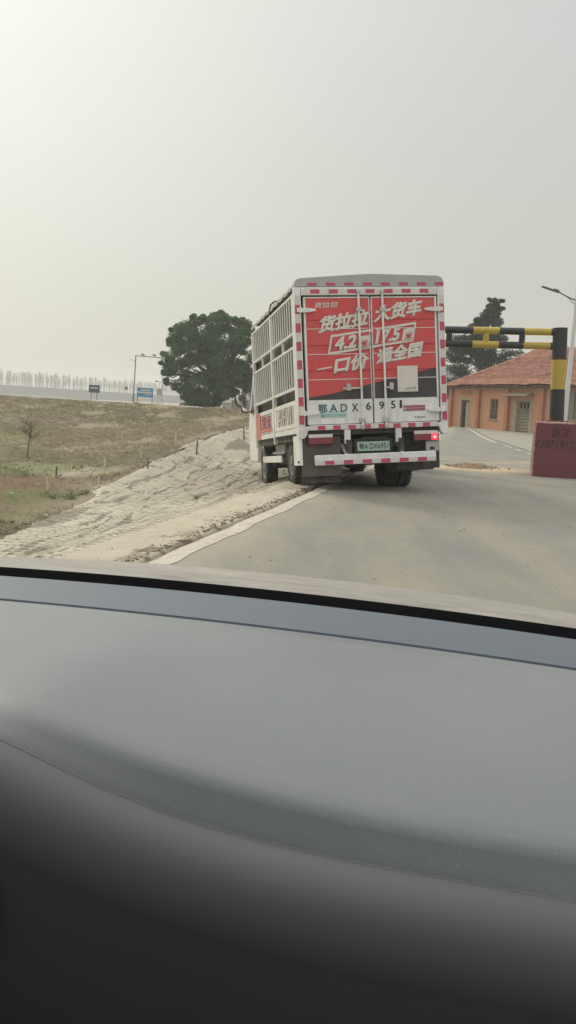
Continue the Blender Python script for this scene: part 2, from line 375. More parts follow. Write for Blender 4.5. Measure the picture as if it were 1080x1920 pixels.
# road
m, t, p = new_mat('dusty_asphalt')
a1 = noise(t, .35, 5, .6, lo=.35, hi=.68); a2 = noise(t, 90, 3, .7, lo=.3, hi=.75); a3 = noise(t, 1.4, 6, .7, stretch=(1.2, .35, 1), lo=.42, hi=.7); a4 = noise(t, 26, 4, .8, lo=.58, hi=.72)
a5 = noise(t, .8, 4, .6, stretch=(1.6, .22, 1), lo=.46, hi=.62); a6 = noise(t, 5, 5, .8, lo=.55, hi=.70)
c = mixc(t, a1, (.265, .245, .20), (.185, .193, .185)); c = mixc(t, a3, c, (.305, .275, .205))
k = nd(t, 'ShaderNodeMath', operation='MULTIPLY'); t.links.new(a5, k.inputs[0]); k.inputs[1].default_value = .40; c = mixc(t, k.outputs[0], c, (.16, .165, .155))
k = nd(t, 'ShaderNodeMath', operation='MULTIPLY'); t.links.new(a6, k.inputs[0]); k.inputs[1].default_value = .30; c = mixc(t, k.outputs[0], c, (.36, .32, .245))
k = nd(t, 'ShaderNodeMath', operation='MULTIPLY'); t.links.new(a2, k.inputs[0]); k.inputs[1].default_value = .5; c = mixc(t, k.outputs[0], c, (.15, .145, .13))
k = nd(t, 'ShaderNodeMath', operation='MULTIPLY'); t.links.new(a4, k.inputs[0]); k.inputs[1].default_value = .35; c = mixc(t, k.outputs[0], c, (.36, .33, .27))
c = mixc(t, attr(t, 'sand'), c, (.46, .36, .225)); c = mixc(t, attr(t, 'edge'), c, (.34, .31, .235))
t.links.new(c, p.inputs['Base Color']); p.inputs['Roughness'].default_value = .85; p.inputs['Specular IOR Level'].default_value = .25
bump(t, p, noise(t, 55, 4, .7), .35, .01)
M['asphalt'] = m
ss = np.concatenate([np.arange(-14, 40, .22), np.arange(40, 75, .6)]); uu = -np.concatenate([[-.02], np.arange(.1, 7, .2), np.arange(7, 24, 1.0)])
SS, UU = np.meshgrid(ss, uu, indexing='ij'); X, Y = xy(SS, UU); Z = .25 * sm(42, 60, Y) + (fbm(X * .5, Y * .4, 61) - .47) * .02
fb = fbm(X * 1.2, Y * 2.2, 51); fb2 = fbm(X * .8, Y * 3.5, 52)
sand = sm(1.0, .25, np.abs(Y - 20.3 + .05 * X) / 1.25 + (fb - .47) * 1.1) * sm(1.2, 2.4, X) * sm(5.6, 4.6, X) * .95 + .35 * sm(1, .3, np.abs(Y - 23) / 3.2) * (fb2 > .5) * sm(1.5, 2.6, X)
sand = np.clip(sand, 0, 1)
Z = Z + sand * .012
edge = sm(-.9, -.1, UU) * (.3 + .7 * fb2) 
road = np_mesh('road', np.stack([X, Y, Z], -1).reshape(-1, 3), grid_faces(len(ss), len(uu))[:, ::-1], M['asphalt'], dict(sand=sand.ravel(), edge=np.clip(edge, 0, 1).ravel()))
tag(road, kind='structure')

def strip(name, mat, s0, s1, ua, ub, dz, n=120, wob=0.0, seed=0, kind='structure'):
    ss = np.linspace(s0, s1, n); k = 7
    uu = np.linspace(ub, ua, k); SS, UU = np.meshgrid(ss, uu, indexing='ij')
    if wob: UU = UU + wob * (vnoise(SS * 3 + seed, UU * 0 + seed, 71) - .5) * np.where(np.isin(UU, [ua, ub]), 1, .3)
    X, Y = xy(SS, UU); Z = .25 * sm(42, 60, Y) + dz + (fbm(X * .5, Y * .4, 61) - .47) * .02 * (UU < .05)
    return tag(np_mesh(name, np.stack([X, Y, Z], -1).reshape(-1, 3), grid_faces(n, k)[:, ::-1], mat), kind=kind)
m, t, p = new_mat('worn_road_paint')
w1 = noise(t, 9, 6, .75, lo=.50, hi=.68); w2 = noise(t, 1.2, 4, .6, lo=.3, hi=.7)
c = mixc(t, w2, (.52, .475, .40), (.42, .375, .30)); c = mixc(t, w1, c, (.27, .245, .20)); t.links.new(c, p.inputs['Base Color']); p.inputs['Roughness'].default_value = .8
M['paint'] = m
strip('road_edge_line', M['paint'], -8, 38, -.175, .0, .0045, 260, .045)

m, t, p = new_mat('sandy_concrete')
w1 = noise(t, 2.0, 6, .7, lo=.35, hi=.7); w2 = noise(t, 40, 4, .7, lo=.35, hi=.7)
c = mixc(t, w1, (.56, .51, .39), (.46, .42, .32)); k = nd(t, 'ShaderNodeMath', operation='MULTIPLY'); t.links.new(w2, k.inputs[0]); k.inputs[1].default_value = .35
c = mixc(t, k.outputs[0], c, (.30, .265, .20)); c = mixc(t, attr(t, 'soil'), c, (.16, .13, .09)); t.links.new(c, p.inputs['Base Color']); p.inputs['Roughness'].default_value = .95; p.inputs['Specular IOR Level'].default_value = .15
bump(t, p, noise(t, 34, 6, .75), .8, .02)
M['verge'] = m
ss = np.arange(-4, 46, .05); uu = np.linspace(.86, .03, 26); SS, UU = np.meshgrid(ss, uu, indexing='ij'); X, Y = xy(SS, UU)
e = (fbm(SS * 1.3, UU * 0 + 3.3, 81) - .47); gap = sm(.135, .10, UU + e * .05)
Z = .25 * sm(42, 60, Y) - .012 - .05 * gap + .012 * sm(.7, .3, np.abs(UU - .45) * 2) - .05 * sm(.72, .86, UU + e * .1) + (fbm(X * 9, Y * 9, 83) - .47) * .02
soil = np.clip(gap * 1.0 + .8 * sm(.56, .64, fbm(X * 9, Y * 9, 85)) * sm(.55, .2, UU) + .5 * sm(.58, .66, fbm(SS * .8, UU * 5, 87)), 0, 1)
verge = np_mesh('concrete_verge', np.stack([X, Y, Z], -1).reshape(-1, 3), grid_faces(len(ss), len(uu)), M['verge'], dict(soil=soil.ravel()))
tag(verge, kind='structure')
# dirt clods on the verge
def clods(n, srange, ufun, size, seed):
    g = np.random.default_rng(seed); mb = MB()
    for i in range(n):
        s = g.uniform(*srange); u = ufun(g); x, y = xy(s, u); r = size * g.uniform(.35, 1.0) ** 1.5
        z = .25 * sm(42, 60, y) - .01 if u > 0 else .25 * sm(42, 60, y) + .006
        mm = Matrix.Rotation(g.uniform(0, 6.3), 3, 'Z'); k = 6
        ring = [mm @ Vector((math.cos(a) * r * g.uniform(.7, 1.3), math.sin(a) * r * .75 * g.uniform(.7, 1.2), 0)) for a in np.linspace(0, 2 * math.pi, k, endpoint=False)]
        b = Vector((x, y, float(z))); top = b + Vector((0, 0, r * g.uniform(.5, .9)))
        mid = [b + v * .75 + Vector((0, 0, r * g.uniform(.25, .55))) for v in ring]
        mb.add([b + v for v in ring] + mid + [top], [(i, (i + 1) % k, k + (i + 1) % k, k + i) for i in range(k)] + [(k + i, k + (i + 1) % k, 2 * k) for i in range(k)])
    return mb
M['soil'] = pmat('brown_soil', (.15, .115, .075), 1, dirt=.9, dirtc=(.24, .19, .125), dscale=6, bmp=.4, bscale=50)
tag(clods(2800, (-1, 17), lambda g: .14 + abs(g.normal(0, .15)), .021, 91).build('soil_clods', M['soil'], smooth=0), kind='stuff')

M['grit'] = pmat('sandy_grit', (.42, .375, .28), 1, dirt=.8, dirtc=(.26, .225, .16), dscale=8)
tag(clods(1500, (-1, 16), lambda g: g.uniform(.14, .86), .013, 92).build('sandy_grit', M['grit'], smooth=0), kind='stuff')
# tracked mud apron: tyre treads pressed into the pale dried mud
m, t, p = new_mat('dried_mud')
w1 = noise(t, 1.1, 6, .7, lo=.35, hi=.68); w2 = noise(t, 14, 5, .75, lo=.3, hi=.7); w3 = noise(t, .5, 5, .6, stretch=(1.8, .5, 1), lo=.5, hi=.66)
c = mixc(t, w1, (.58, .54, .43), (.48, .445, .35)); k = nd(t, 'ShaderNodeMath', operation='MULTIPLY'); t.links.new(w2, k.inputs[0]); k.inputs[1].default_value = .45
c = mixc(t, k.outputs[0], c, (.36, .315, .235)); k = nd(t, 'ShaderNodeMath', operation='MULTIPLY'); t.links.new(w3, k.inputs[0]); k.inputs[1].default_value = .5; c = mixc(t, k.outputs[0], c, (.38, .34, .26)); c = mixc(t, attr(t, 'damp'), c, (.19, .165, .12))
t.links.new(c, p.inputs['Base Color']); p.inputs['Roughness'].default_value = .95; p.inputs['Specular IOR Level'].default_value = .15
bump(t, p, noise(t, 22, 6, .75), .5, .02)
M['mud'] = m
ss = np.concatenate([np.arange(0, 4, .03), np.arange(4, 19, .015), np.arange(19, 24, .04)]); vv = np.linspace(0, 1, 300)
SS, VV = np.meshgrid(ss, vv, indexing='ij'); B = bound(SS); B = bwob(SS); UU = .76 + VV * (B + .45 - .76); X, Y = xy(SS, UU)
Z0 = height(X, Y)
wob = fbm(X * .6, Y * .6, 101); wv = fbm(X * 2, Y * 2, 103)
far_from_edge = B - UU
def tread(center, half, period, slope, depth, seed, along=SS, lat=None):
    """chevron or slanted bars inside a band round 'center' (in u)"""
    d = (UU if lat is None else lat) - center; inside = sm(half * 1.08, half * .9, np.abs(d))
    ph = (along + slope(d) + .07 * (wv - .5)) / period; w = ph - np.floor(ph)
    bar = sm(.02, .16, w) * sm(.98, .84, w)
    fade = .3 + .7 * sm(.20, .36, fbm(X * .7, Y * .7, seed))
    return depth * inside * (bar - .75) * fade, inside
H = np.zeros_like(UU)
MASK = np.zeros_like(UU)
def put(args, **k):
    global H, MASK
    h, i = tread(*args, **k); H = H + h * (1 - MASK); MASK = np.maximum(MASK, i)
put((B - .42, .40, .155, lambda d: -.35 * d, .12, 111))
put((B - 1.22, .37, .15, lambda d: .55 * d, .11, 113))
put((B - 2.0, .36, .16, lambda d: 1.3 * np.abs(d), .10, 115))
put((1.25 + .01 * SS, .22, .12, lambda d: 1.5 * d, .06, 119))
# long ruts running with the wheels
lane = UU - .055 * SS - .25 * (wob - .5)
rut = fbm(lane * 4.2, SS * .16, 121, 3); rut2 = fbm(lane * 11, SS * .35, 123, 3)
ridge = (np.abs(rut - .44) < .05) * 1.0
H = H + (1 - MASK) * ((rut - .45) * .07 + (rut2 - .45) * .06) * sm(.76, 1.1, UU)
for sd, k_, dp in ((151, 1.1, .07), (152, 2.0, .08), (153, 3.3, .07)):
    gl = UU * k_ - .07 * SS * k_ - .5 * (fbm(X * .35, Y * .35, sd) - .5); gd = np.abs(gl * 1.7 - np.round(gl * 1.7)) / (1.7 * k_)
    H = H - dp * sm(.03, .006, gd) * sm(.48, .56, fbm(SS * .30, UU * 1.6, sd + 5)) * (1 - .8 * MASK) * sm(.85, 1.2, UU)
rc = B - .82; H = H + .03 * sm(.07, 0, np.abs(UU - rc)) * sm(6, 9, SS)
H = H + (fbm(X * 7, Y * 7, 125) - .47) * .03 + (wob - .47) * .03
edgefall = sm(-.35, .1, far_from_edge); Z = Z0 + (H + .03) * sm(.76, 1.0, UU) * (.25 + .75 * edgefall) - .05 * (1 - edgefall)
lane2 = UU - .06 * SS - .4 * (wob - .5)
damp = sm(.56, .64, fbm(lane2 * 3.2, SS * .28, 171, 5)) * sm(.40, .55, fbm(X * .8, Y * .8, 173)) + sm(.60, .66, fbm(lane2 * 8, SS * .5, 175, 4)) * .8 + .7 * sm(.63, .68, fbm(X * 7, Y * 7, 177))
damp = np.clip(damp, 0, .72) * sm(.80, 1.0, UU)
mud = np_mesh('tracked_mud', np.stack([X, Y, Z], -1).reshape(-1, 3), grid_faces(len(ss), len(vv))[:, ::-1], M['mud'], dict(damp=damp.ravel()))
tag(mud, kind='structure')

# levee road along the crest, pale edge
M['pale_concrete'] = pmat('pale_concrete', (.50, .48, .43), .8, dirt=.5, dscale=1.5)
mb = MB(); P = []
for th in np.linspace(-30, -.6, 80):
    dc, zc = float(crestD(th)), float(crestZ(th)); a_ = rad(th); e_ = (1.25 - zc) / dc; q = lambda d, z: (d * math.sin(a_), d * math.cos(a_), z)
    P.append([q(dc - .1, zc - .3), q(dc - .1, zc + .045), q(dc + .1, zc + .065), q(dc + 4, 1.25 - e_ * (dc + 4) + .02), q(dc + 4, zc - .6)])
tag(mb.grid(P).build('levee_road', M['pale_concrete'], fix=True), kind='structure')
# far bank across the flats
M['far_grass'] = pmat('far_bank_grass', (.018, .024, .026), 1, dirt=.5, dscale=.05)
mb = MB(); P = []
for x in np.linspace(-520, 330, 60):
    zt = float(np.interp(x, [-520, -204, -160, -87, -43, 100, 330], [7.2, 5.6, 4.85, 3.2, 2.9, 2.6, 2.5]))
    P.append([(x, 468, -2.0), (x, 480, -1.0 + zt * .3), (x, 497, zt - .15), (x, 501, zt), (x, 511, zt), (x, 540, -2.0)])
tag(mb.grid(P).build('far_bank', M['far_grass']), kind='structure')


# ------------------------------------------------------------------ the truck (local: x right, y forward from the rear doors, z up)
truck = empty('cargo_truck'); truck.rotation_mode = 'QUATERNION'
TR = Matrix(((0.9787, -0.1875, -0.0838), (0.1927, 0.9795, 0.0592), (0.071, -0.074, 0.9947)))
truck.rotation_quaternion = TR.to_quaternion(); truck.location = (1.293, 13.335, 0.08)
tag(truck, 'white stake bed cargo truck with red lettered rear doors, tilting off the road edge', 'truck')
X0, X1 = -1.13, 1.13; BL = 4.2
MATS_T = [M['tape_red'], M['tape_white']]
def tape(name, parent, O, U, V, Nrm, n, first=0, gap=None):
    mb = MB(); O = Vector(O); U = Vector(U)
    for i in range(n):
        if gap and (i + first) % 2 == gap - 1: continue
        mb.mat((i + first) % 2); quad_plate(mb, O + U * (i / n), U / n, V, Nrm, .002)
    return mb.build(name, MATS_T, parent, smooth=0)
# chassis
mb = MB()
for x in (-.40, .40): mb.box(x - .04, x + .04, -.02, 6.1, .50, .72)
for y in (.25, 1.6, 2.6, 3.6): mb.box(-.36, .36, y - .05, y + .05, .52, .70)
mb.cyl((-.9, 1.3, .40), (.8, 1.3, .40), .075); mb.lathe((0, 1.3, .42), (1, 0, 0), [(-.2, .06), (-.12, .13), (0, .15), (.12, .13), (.2, .06)], 20)
mb.cyl((-.85, 4.5, .36), (.85, 4.5, .36), .06)
for x in (-.52, .52):
    for k in range(4): mb.bar((x, .45 + .12 * k, .47 + .02 * k), (x, 2.05 - .12 * k, .47 + .02 * k), .07, .018)
mb.box(-.85, -.40, 1.85, 3.3, .38, .72); mb.box(.44, .95, 1.85, 3.3, .36, .74)
mb.box(-.34, .34, 1.8, 3.4, .34, .62)
mb.build('chassis', M['under'], truck, bevel=.006)
# load floor
MB().box(X0 + .03, X1 - .03, .06, BL, .80, .90).build('load_floor', M['under'], truck)
# rear frame: posts, header, sill
mb = MB()
for sx in (-1, 1):
    xa, xb = sorted((sx * 1.135, sx * 1.035)); mb.box(xa, xb, 0, .11, .93, 2.93)
    mb.prism([(sx * 1.137, .755), (sx * 1.137, .93), (sx * .98, .93), (sx * .98, .87), (sx * 1.0, .87), (sx * 1.02, .80), (sx * 1.06, .755)][::sx], -.003, .10)
mb.box(-1.03, 1.03, 0, .11, 2.815, 2.93)
mb.box(-.978, .978, 0, .12, .872, .945)
for x in (-.41, .37): mb.box(x - .045, x + .045, .01, .07, .66, .872)
fr = mb.build('rear_frame', M['white'], truck, bevel=.008)
tape('reflective_tape', fr, (-.97, -.0, .874), (1.94, 0, 0), (0, 0, .062), (0, -1, 0), 17, 1)
tape('reflective_tape', fr, (-1.03, -.0, 2.835), (2.06, 0, 0), (0, 0, .06), (0, -1, 0), 15, 1)
for x in (-1.125, 1.05): tape('reflective_tape', fr, (x, -.0, .96), (0, 0, 1.85), (.075, 0, 0), (0, -1, 0), 14, 0)
MB().box(-1.03, 1.03, .115, .13, .945, 2.82).build('door_gap_shade', M['dark_gap'], truck)  # dark backing sheet, stands in for the shade in the door gaps
# canopy end: low gable of grey sheet
mb = MB(); g = [(-1.13, 2.935), (-1.125, 2.99), (-1.10, 3.03), (-1.04, 3.055), (-.55, 3.085), (0, 3.115), (.55, 3.10), (1.04, 3.085), (1.10, 3.06), (1.125, 3.02), (1.13, 2.935)]
mb.prism(g, .0, .16)
P = [[(x, y, z - .05 * (1 if abs(x) < 1.12 else 0) - (.03 * math.sin(y * 7.4) ** 2)) for x, z in g] for y in np.linspace(.16, BL, 30)]
mb.grid(P)
cn = mb.build('canopy', M['canopy'], truck, smooth=40)
tape('reflective_tape', cn, (-.93, 0, 2.945), (2.06, 0, 0), (0, 0, .045), (0, -1, 0), 15, 0, gap=2)
# doors
def door(sx):
    xa, xb = (-.995, -.012) if sx < 0 else (.012, 1.012)
    mb = MB()
    mb.box(xa, xb, .045, .10, .955, 2.79)                       # leaf
    mb.box(xa, xb, .02, .045, .955, 1.31)                       # plain lower panel
    for a, b, c_, d_ in ((xa, xa + .028, 1.31, 2.79), (xb - .012, xb, 1.31, 2.79), (xa + .028, xb - .012, 2.772, 2.79)) if sx < 0 else ((xb - .028, xb, 1.31, 2.79), (xa, xa + .012, 1.31, 2.79), (xa + .012, xb - .028, 2.772, 2.79)):
        mb.box(a, b, .012, .045, c_, d_)
    d = mb.build('door', M['white'], truck, bevel=.004)
    xl, xr = (xa + .028, xb - .012) if sx < 0 else (xa + .012, xb - .028)
    # pressed vinyl-covered sheet with shallow horizontal recesses; charcoal wedge along the bottom
    zs = [1.31]; off = [0]
    for zr in (1.60, 1.965, 2.33): zs += [zr, zr + .004, zr + .12, zr + .138]; off += [0, .012, .012, 0]
    zs.append(2.772); off.append(0)
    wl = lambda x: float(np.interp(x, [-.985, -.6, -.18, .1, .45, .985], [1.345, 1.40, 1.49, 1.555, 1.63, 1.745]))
    xsn = np.linspace(xl, xr, 25)
    def sheet(side):
        mb = MB(); zz = sorted(set(zs + list(np.linspace(1.31, 1.78, 24))))
        for i in range(24):
            x0, x1 = xsn[i], xsn[i + 1]
            def col(x):
                w = wl(x)
                q = [z for z in zz if (z < w - .002 if side == 'low' else z > w + .002)]
                return (q + [w]) if side == 'low' else ([w] + q)
            A, B_ = col(x0), col(x1); n = min(len(A), len(B_))
            if side == 'low': A = A[:n - 1] + [A[-1]]; B_ = B_[:n - 1] + [B_[-1]]
            else: A = [A[0]] + A[len(A) - n + 1:]; B_ = [B_[0]] + B_[len(B_) - n + 1:]
            o = lambda z: .018 + float(np.interp(z, zs, off))
            mb.grid([[(x0, o(z), z) for z in A], [(x1, o(z), z) for z in B_]])
        return mb
    sheet('high').build('door_panel', M['red'], d, smooth=0)
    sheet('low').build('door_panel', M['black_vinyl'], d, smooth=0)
    mb = MB()
    for zr in (1.602, 1.967, 2.332):
        mb.box(xl + .005, xr - (.03 if sx < 0 else .0), .012, .03, zr - .006, zr + .005)
    mb.build('ledge_highlight_strip', M['letter'], d, smooth=0)  # white strips painted in for light caught by the recess ledges
    xr_ = -.182 if sx < 0 else .178                              # locking bar with its brackets, guides and cams
    mb = MB(); mb.cyl((xr_, -.012, .865), (xr_, -.012, 2.87), .0165, n=12)
    rod = mb.build('locking_bar', M['white'], d)
    mb = MB()
    for z in (2.60, 1.0): MB().box(xr_ - .045, xr_ + .045, -.03, .016, z - .03, z + .03).build('bar_bracket', M['steel'], d, bevel=.004)
    for z in (.90, 2.85): MB().box(xr_ - .03, xr_ + .03, -.035, .012, z - .02, z + .02).build('bar_cam', M['steel'], d, bevel=.004)
    xh = -.47 if sx < 0 else .29
    mb = MB(); mb.bar((xr_, -.03, 1.465), (xh, -.03, 1.463), .018, .028); mb.box(min(xh, xr_) + .06, min(xh, xr_) + .12, -.045, .016, 1.43, 1.53)
    mb.build('door_handle', M['steel'], d, bevel=.003)
    for z in (2.60, 1.12):                                       # strap hinges
        xp = sx * 1.10; mb = MB()
        mb.prism([(xp, z - .028), (xp, z + .028), (sx * .93, z + .03), (sx * .82, z + .012), (sx * .82, z - .012), (sx * .93, z - .032)][::-sx], -.022, .012)
        mb.cyl((sx * 1.045, -.018, z - .04), (sx * 1.045, -.018, z + .04), .02)
        mb.build('hinge', M['white'], d, bevel=.003)
    return d
dl = door(-1); dr = door(1)
NR = (0, -1, 0); Yt = .017
def slant(name, body, mat, par, x, z, w, h, slope=.155, shear=.20, bold=.025, lift=.002, thick=0):
    return text(name, body, mat, par, (x, Yt, z), (w, 0, w * slope), (h * shear, 0, h), NR, bold, lift=lift)
slant('lettering', '货拉拉', M['letter'], dl, -.85, 2.625, .36, .085, .045, .25, .02)
slant('lettering', '货拉拉', M['letter'], dl, -.815, 2.25, .76, .255, bold=.058)
slant('lettering', '大货车', M['letter'], dr, .03, 2.40, .735, .255, bold=.058)
# boxed row of lengths
def para(mb, x, z, w, h, slope=.135, shear=.2, t=.002):
    return quad_plate(mb, (x, Yt - .002, z), (w, 0, w * slope), (h * shear, 0, h), NR, t)
def frame_row(par, x, z, w, h, b, left, right):
    mb = MB(); sl_, sh = .135, .2
    para(mb, x, z, w, b); para(mb, x + (h - b) * sh, z + h - b, w, b)
    if left: para(mb, x + b * sh, z + b + 0 * b, b * .8, h - 2 * b)
    if right: para(mb, x + w - b * .8 + b * sh, z + b + (w - b * .8) * sl_, b * .8, h - 2 * b)
    return mb.build('lettering_frame', M['letter'], par, smooth=0)
frame_row(dl, -.665, 1.955, .64, .285, .035, True, False)
frame_row(dr, .02, 2.049, .62, .285, .035, False, True)
slant('lettering', '4.2', M['letter'], dl, -.575, 2.005, .34, .205, .135, bold=.055)
mb = MB(); para(mb, -.215, 2.025, .165, .19); mb.build('lettering_block', M['letter'], dl, smooth=0)
slant('lettering', '米', M['letter_red'], dl, -.175, 2.05, .115, .115, .135, bold=.03, lift=.0062)
slant('lettering', '17.5', M['letter'], dr, .05, 2.09, .37, .205, .135, bold=.055)
mb = MB(); para(mb, .46, 2.125, .165, .19); mb.build('lettering_block', M['letter'], dr, smooth=0)
slant('lettering', '米', M['letter_red'], dr, .50, 2.15, .115, .115, .135, bold=.03, lift=.0062)
slant('lettering', '一', M['letter'], dl, -.835, 1.735, .23, .022, .155, .2, .03)
slant('lettering', '口价', M['letter'], dl, -.595, 1.665, .53, .25, bold=.058)
slant('lettering', '通全国', M['letter'], dr, .05, 1.79, .70, .25, bold=.058)
# blank white placard where the code was; small lines of print under it
mb = MB(); mb.box(.375, .69, .004, .016, 1.395, 1.775)
pl = mb.build('placard', M['letter'], dr, bevel=.006)
text('lettering', '扫码下载', M['ink'], pl, (.50, .003, 1.42), (.15, 0, .01), (0, 0, .035), NR, .0, lift=.001)
# registration in separate stick-on characters along the white panel
mb = MB(); mb.box(-.82, -.42, .0175, .0205, 1.045, 1.15); mb.build('sticker', M['teal_pale'], dl, smooth=0)
YW = .0172
def reg(ch, x, z, w, h, mat, par): text('lettering', ch, mat, par, (x, YW - .001, z), (w, 0, 0), (0, 0, h), NR, .012, lift=.0015)
reg('鄂', -.835, 1.118, .135, .125, M['ink_teal'], dl); reg('A', -.665, 1.13, .115, .115, M['ink_teal'], dl); reg('D', -.50, 1.13, .10, .115, M['ink_teal'], dl)
reg('X', -.335, 1.13, .105, .115, M['ink_blue'], dl); reg('6', -.115, 1.145, .075, .115, M['ink'], dl)
reg('9', .085, 1.15, .075, .115, M['ink'], dr); reg('5', .265, 1.155, .07, .115, M['ink'], dr); reg('1', .40, 1.16, .035, .115, M['ink'], dr)
text('lettering', '☎18171135553', M['ink_teal'], dl, (-.80, YW, 1.055), (.37, 0, 0), (0, 0, .05), NR, .0, lift=.001)
mb = MB(); mb.box(.455, .79, .012, .021, 1.115, 1.195); ps = mb.build('sticker', M['pink_sticker'], dr, smooth=0)
mb = MB(); mb.box(.465, .495, .009, .012, 1.135, 1.165); mb.box(.51, .78, .0095, .012, 1.15, 1.155); mb.build('print', M['tape_white'], ps, smooth=0)
text('lettering', '车辆识别', M['ink'], dr, (.62, YW, 1.0), (.17, 0, 0), (0, 0, .032), NR, .0, lift=.001)
# lamps
for sx in (-1, 1):
    xa, xb = (-1.005, -.625) if sx < 0 else (.60, .985)
    mb = MB(); mb.box(xa, xb, .02, .09, .665, .82)
    lp = mb.build('tail_light', M['black'], truck, bevel=.005)
    MB().box(xa + .01, xb - .01, .012, .022, .765, .815).build('reflector', M['tape_white'], lp, bevel=.002)
    if sx < 0: MB().box(xa + .01, xb - .01, .010, .022, .672, .76).build('lamp_lens', M['lamp_red'], lp, bevel=.004)
    else:
        MB().box(xa + .01, .872, .010, .022, .672, .76).build('lamp_lens', M['lamp_red'], lp, bevel=.004)
        ll = MB().box(.876, .975, .006, .022, .672, .765).build('lamp_lens', M['lamp_lit'], lp, bevel=.004); ll['label'] = 'lit bright red brake lamp'
        MB().box(.905, .945, .003, .0065, .70, .735).build('lamp_bulb', M['lamp_core'], lp, bevel=.002)
# number plate and its holder
mb = MB(); mb.box(-.30, .28, .05, .08, .52, .72); mb.box(-.2, .18, .02, .09, .72, .745); mb.box(-.36, .34, .09, .14, .60, .70)
ph = mb.build('plate_holder', M['black'], truck, bevel=.004)
pp = MB().box(-.262, .230, .038, .049, .545, .682).build('number_plate', M['plate'], ph, bevel=.003)
text('lettering', '鄂A', M['ink'], pp, (-.235, .037, .572), (.135, 0, 0), (0, 0, .085), NR, .012, lift=.001)
text('lettering', 'DX6951', M['ink'], pp, (-.075, .037, .572), (.285, 0, 0), (0, 0, .085), NR, .012, lift=.001)
# under-run bumper with brackets
mb = MB(); mb.box(-.925, .918, -.05, -.01, .36, .51)
bp = mb.build('bumper', M['white'], truck, bevel=.008)
tape('reflective_tape', bp, (-.92, -.0505, .366), (1.832, 0, 0), (0, 0, .058), NR, 13, 1)
for x in (-.45, .40): MB().bar((x - .03, .12, .66), (x + .01, -.02, .50), .055, .03).build('bumper_bracket', M['steel'], bp, bevel=.003)
# mudguards and flaps behind the rear wheels
mb = MB(); mb.box(-1.13, -1.09, .02, .50, .37, .80); mb.mat(1); mb.box(-1.09, -.50, .10, .13, .20, .78); mb.box(-1.09, -.45, .13, 1.9, .745, .765); 
mg = mb.build('mudguard', [M['cream'], M['flap']], truck, bevel=.004)
for y in (.09, .16): MB().cyl((-1.128, y, .42), (-1.137, y, .42), .018).build('bolt', M['rubber'], mg)
MB().box(-1.10, -.50, .14, .155, .10, .38).build('mud_flap', M['rubber'], truck)
mb = MB(); mb.box(.45, 1.09, .28, .30, .25, .78); mb.box(.45, 1.09, .30, 1.9, .745, .765)
mb.build('mudguard', M['under'], truck, bevel=.004)
MB().box(.40, .98, .255, .275, .23, .42).build('mud_flap', M['rubber'], truck)
# bracket at the right end of the bumper
mb = MB(); mb.box(.80, 1.0, .05, .08, .51, .665); mb.mat(1); mb.box(.86, .93, .04, .05, .53, .57); mb.build('side_bracket', [M['canopy'], M['black']], truck, bevel=.004)
# wheels
def wheel_mesh(name, w, parent, loc, sx, dual=False):
    R = .385; t = MB(); ofs = (0, -.232) if dual else (0,)
    for o in ofs:
        a = o - w / 2; b = o + w / 2
        prof = [(a + .015, R * .60), (a, R * .68), (a, R * .86), (a + .02, R * .95), (a + .045, R), (o - .035, R), (o - .03, R - .014), (o - .02, R - .014), (o - .015, R), (o + .015, R), (o + .02, R - .014), (o + .03, R - .014), (o + .035, R), (b - .045, R), (b - .02, R * .95), (b, R * .86), (b, R * .68), (b - .015, R * .60)]
        t.lathe((0, 0, 0), (sx, 0, 0), prof, 40)
        for k in range(36):
            an = 2 * math.pi * k / 36
            for q in (-1, 1):
                c = Vector((sx * (o + q * (w / 2 - .03)), math.cos(an) * (R - .006), math.sin(an) * (R - .006))); t.obox(c, (.05, .028, .02), Matrix.Rotation(an - math.pi / 2, 3, 'X'))
    wl_ = empty('wheel'); wl_.parent = parent; wl_.location = loc
    t.build('tyre', M['rubber'], wl_, smooth=35)
    r = MB(); b = w / 2
    r.lathe((0, 0, 0), (sx, 0, 0), [(b - .02, R * .61), (b - .005, R * .60), (b - .012, R * .56), (b - .06, R * .54), (b - .08, R * .44), (b - .06, R * .30), (b - .045, R * .27), (b - .045, R * .2), (b - .0, R * .18), (b - .0, .0)], 32)
    for k in range(6):
        an = 2 * math.pi * k / 6; r.cyl((sx * (b - .06), math.cos(an) * R * .24, math.sin(an) * R * .24), (sx * (b - .025), math.cos(an) * R * .24, math.sin(an) * R * .24), .013, n=6)
    r.lathe((0, 0, 0), (sx, 0, 0), [(-b + .02, R * .61), (-b + .06, R * .54), (-b + .06, 0)], 24)
    r.build('rim', M['rim'], wl_, smooth=35)
    return wl_
def touch(x, y, R=.385):
    """local height that rests a wheel on the ground below it"""
    z = 0.35
    for _ in range(6):
        P = TR @ Vector((x, y, z)) + Vector((1.293, 13.335, 0.08)); s, u = su(P.x, P.y)
        g = 0.0 if u < .03 else (-.012 if u < .76 else zat(P.x, P.y) - .0)
        z += (g + R * .985 - P.z)
    return z
for sx in (-1, 1):
    x = sx * .78 if sx > 0 else -.915; wheel_mesh('wheel', .20 if sx > 0 else .21, truck, (x, 1.3, touch(x, 1.3)), sx, True)
    x = sx * .865; wheel_mesh('wheel', .215, truck, (x, 4.32, touch(x, 4.32)), sx, False)
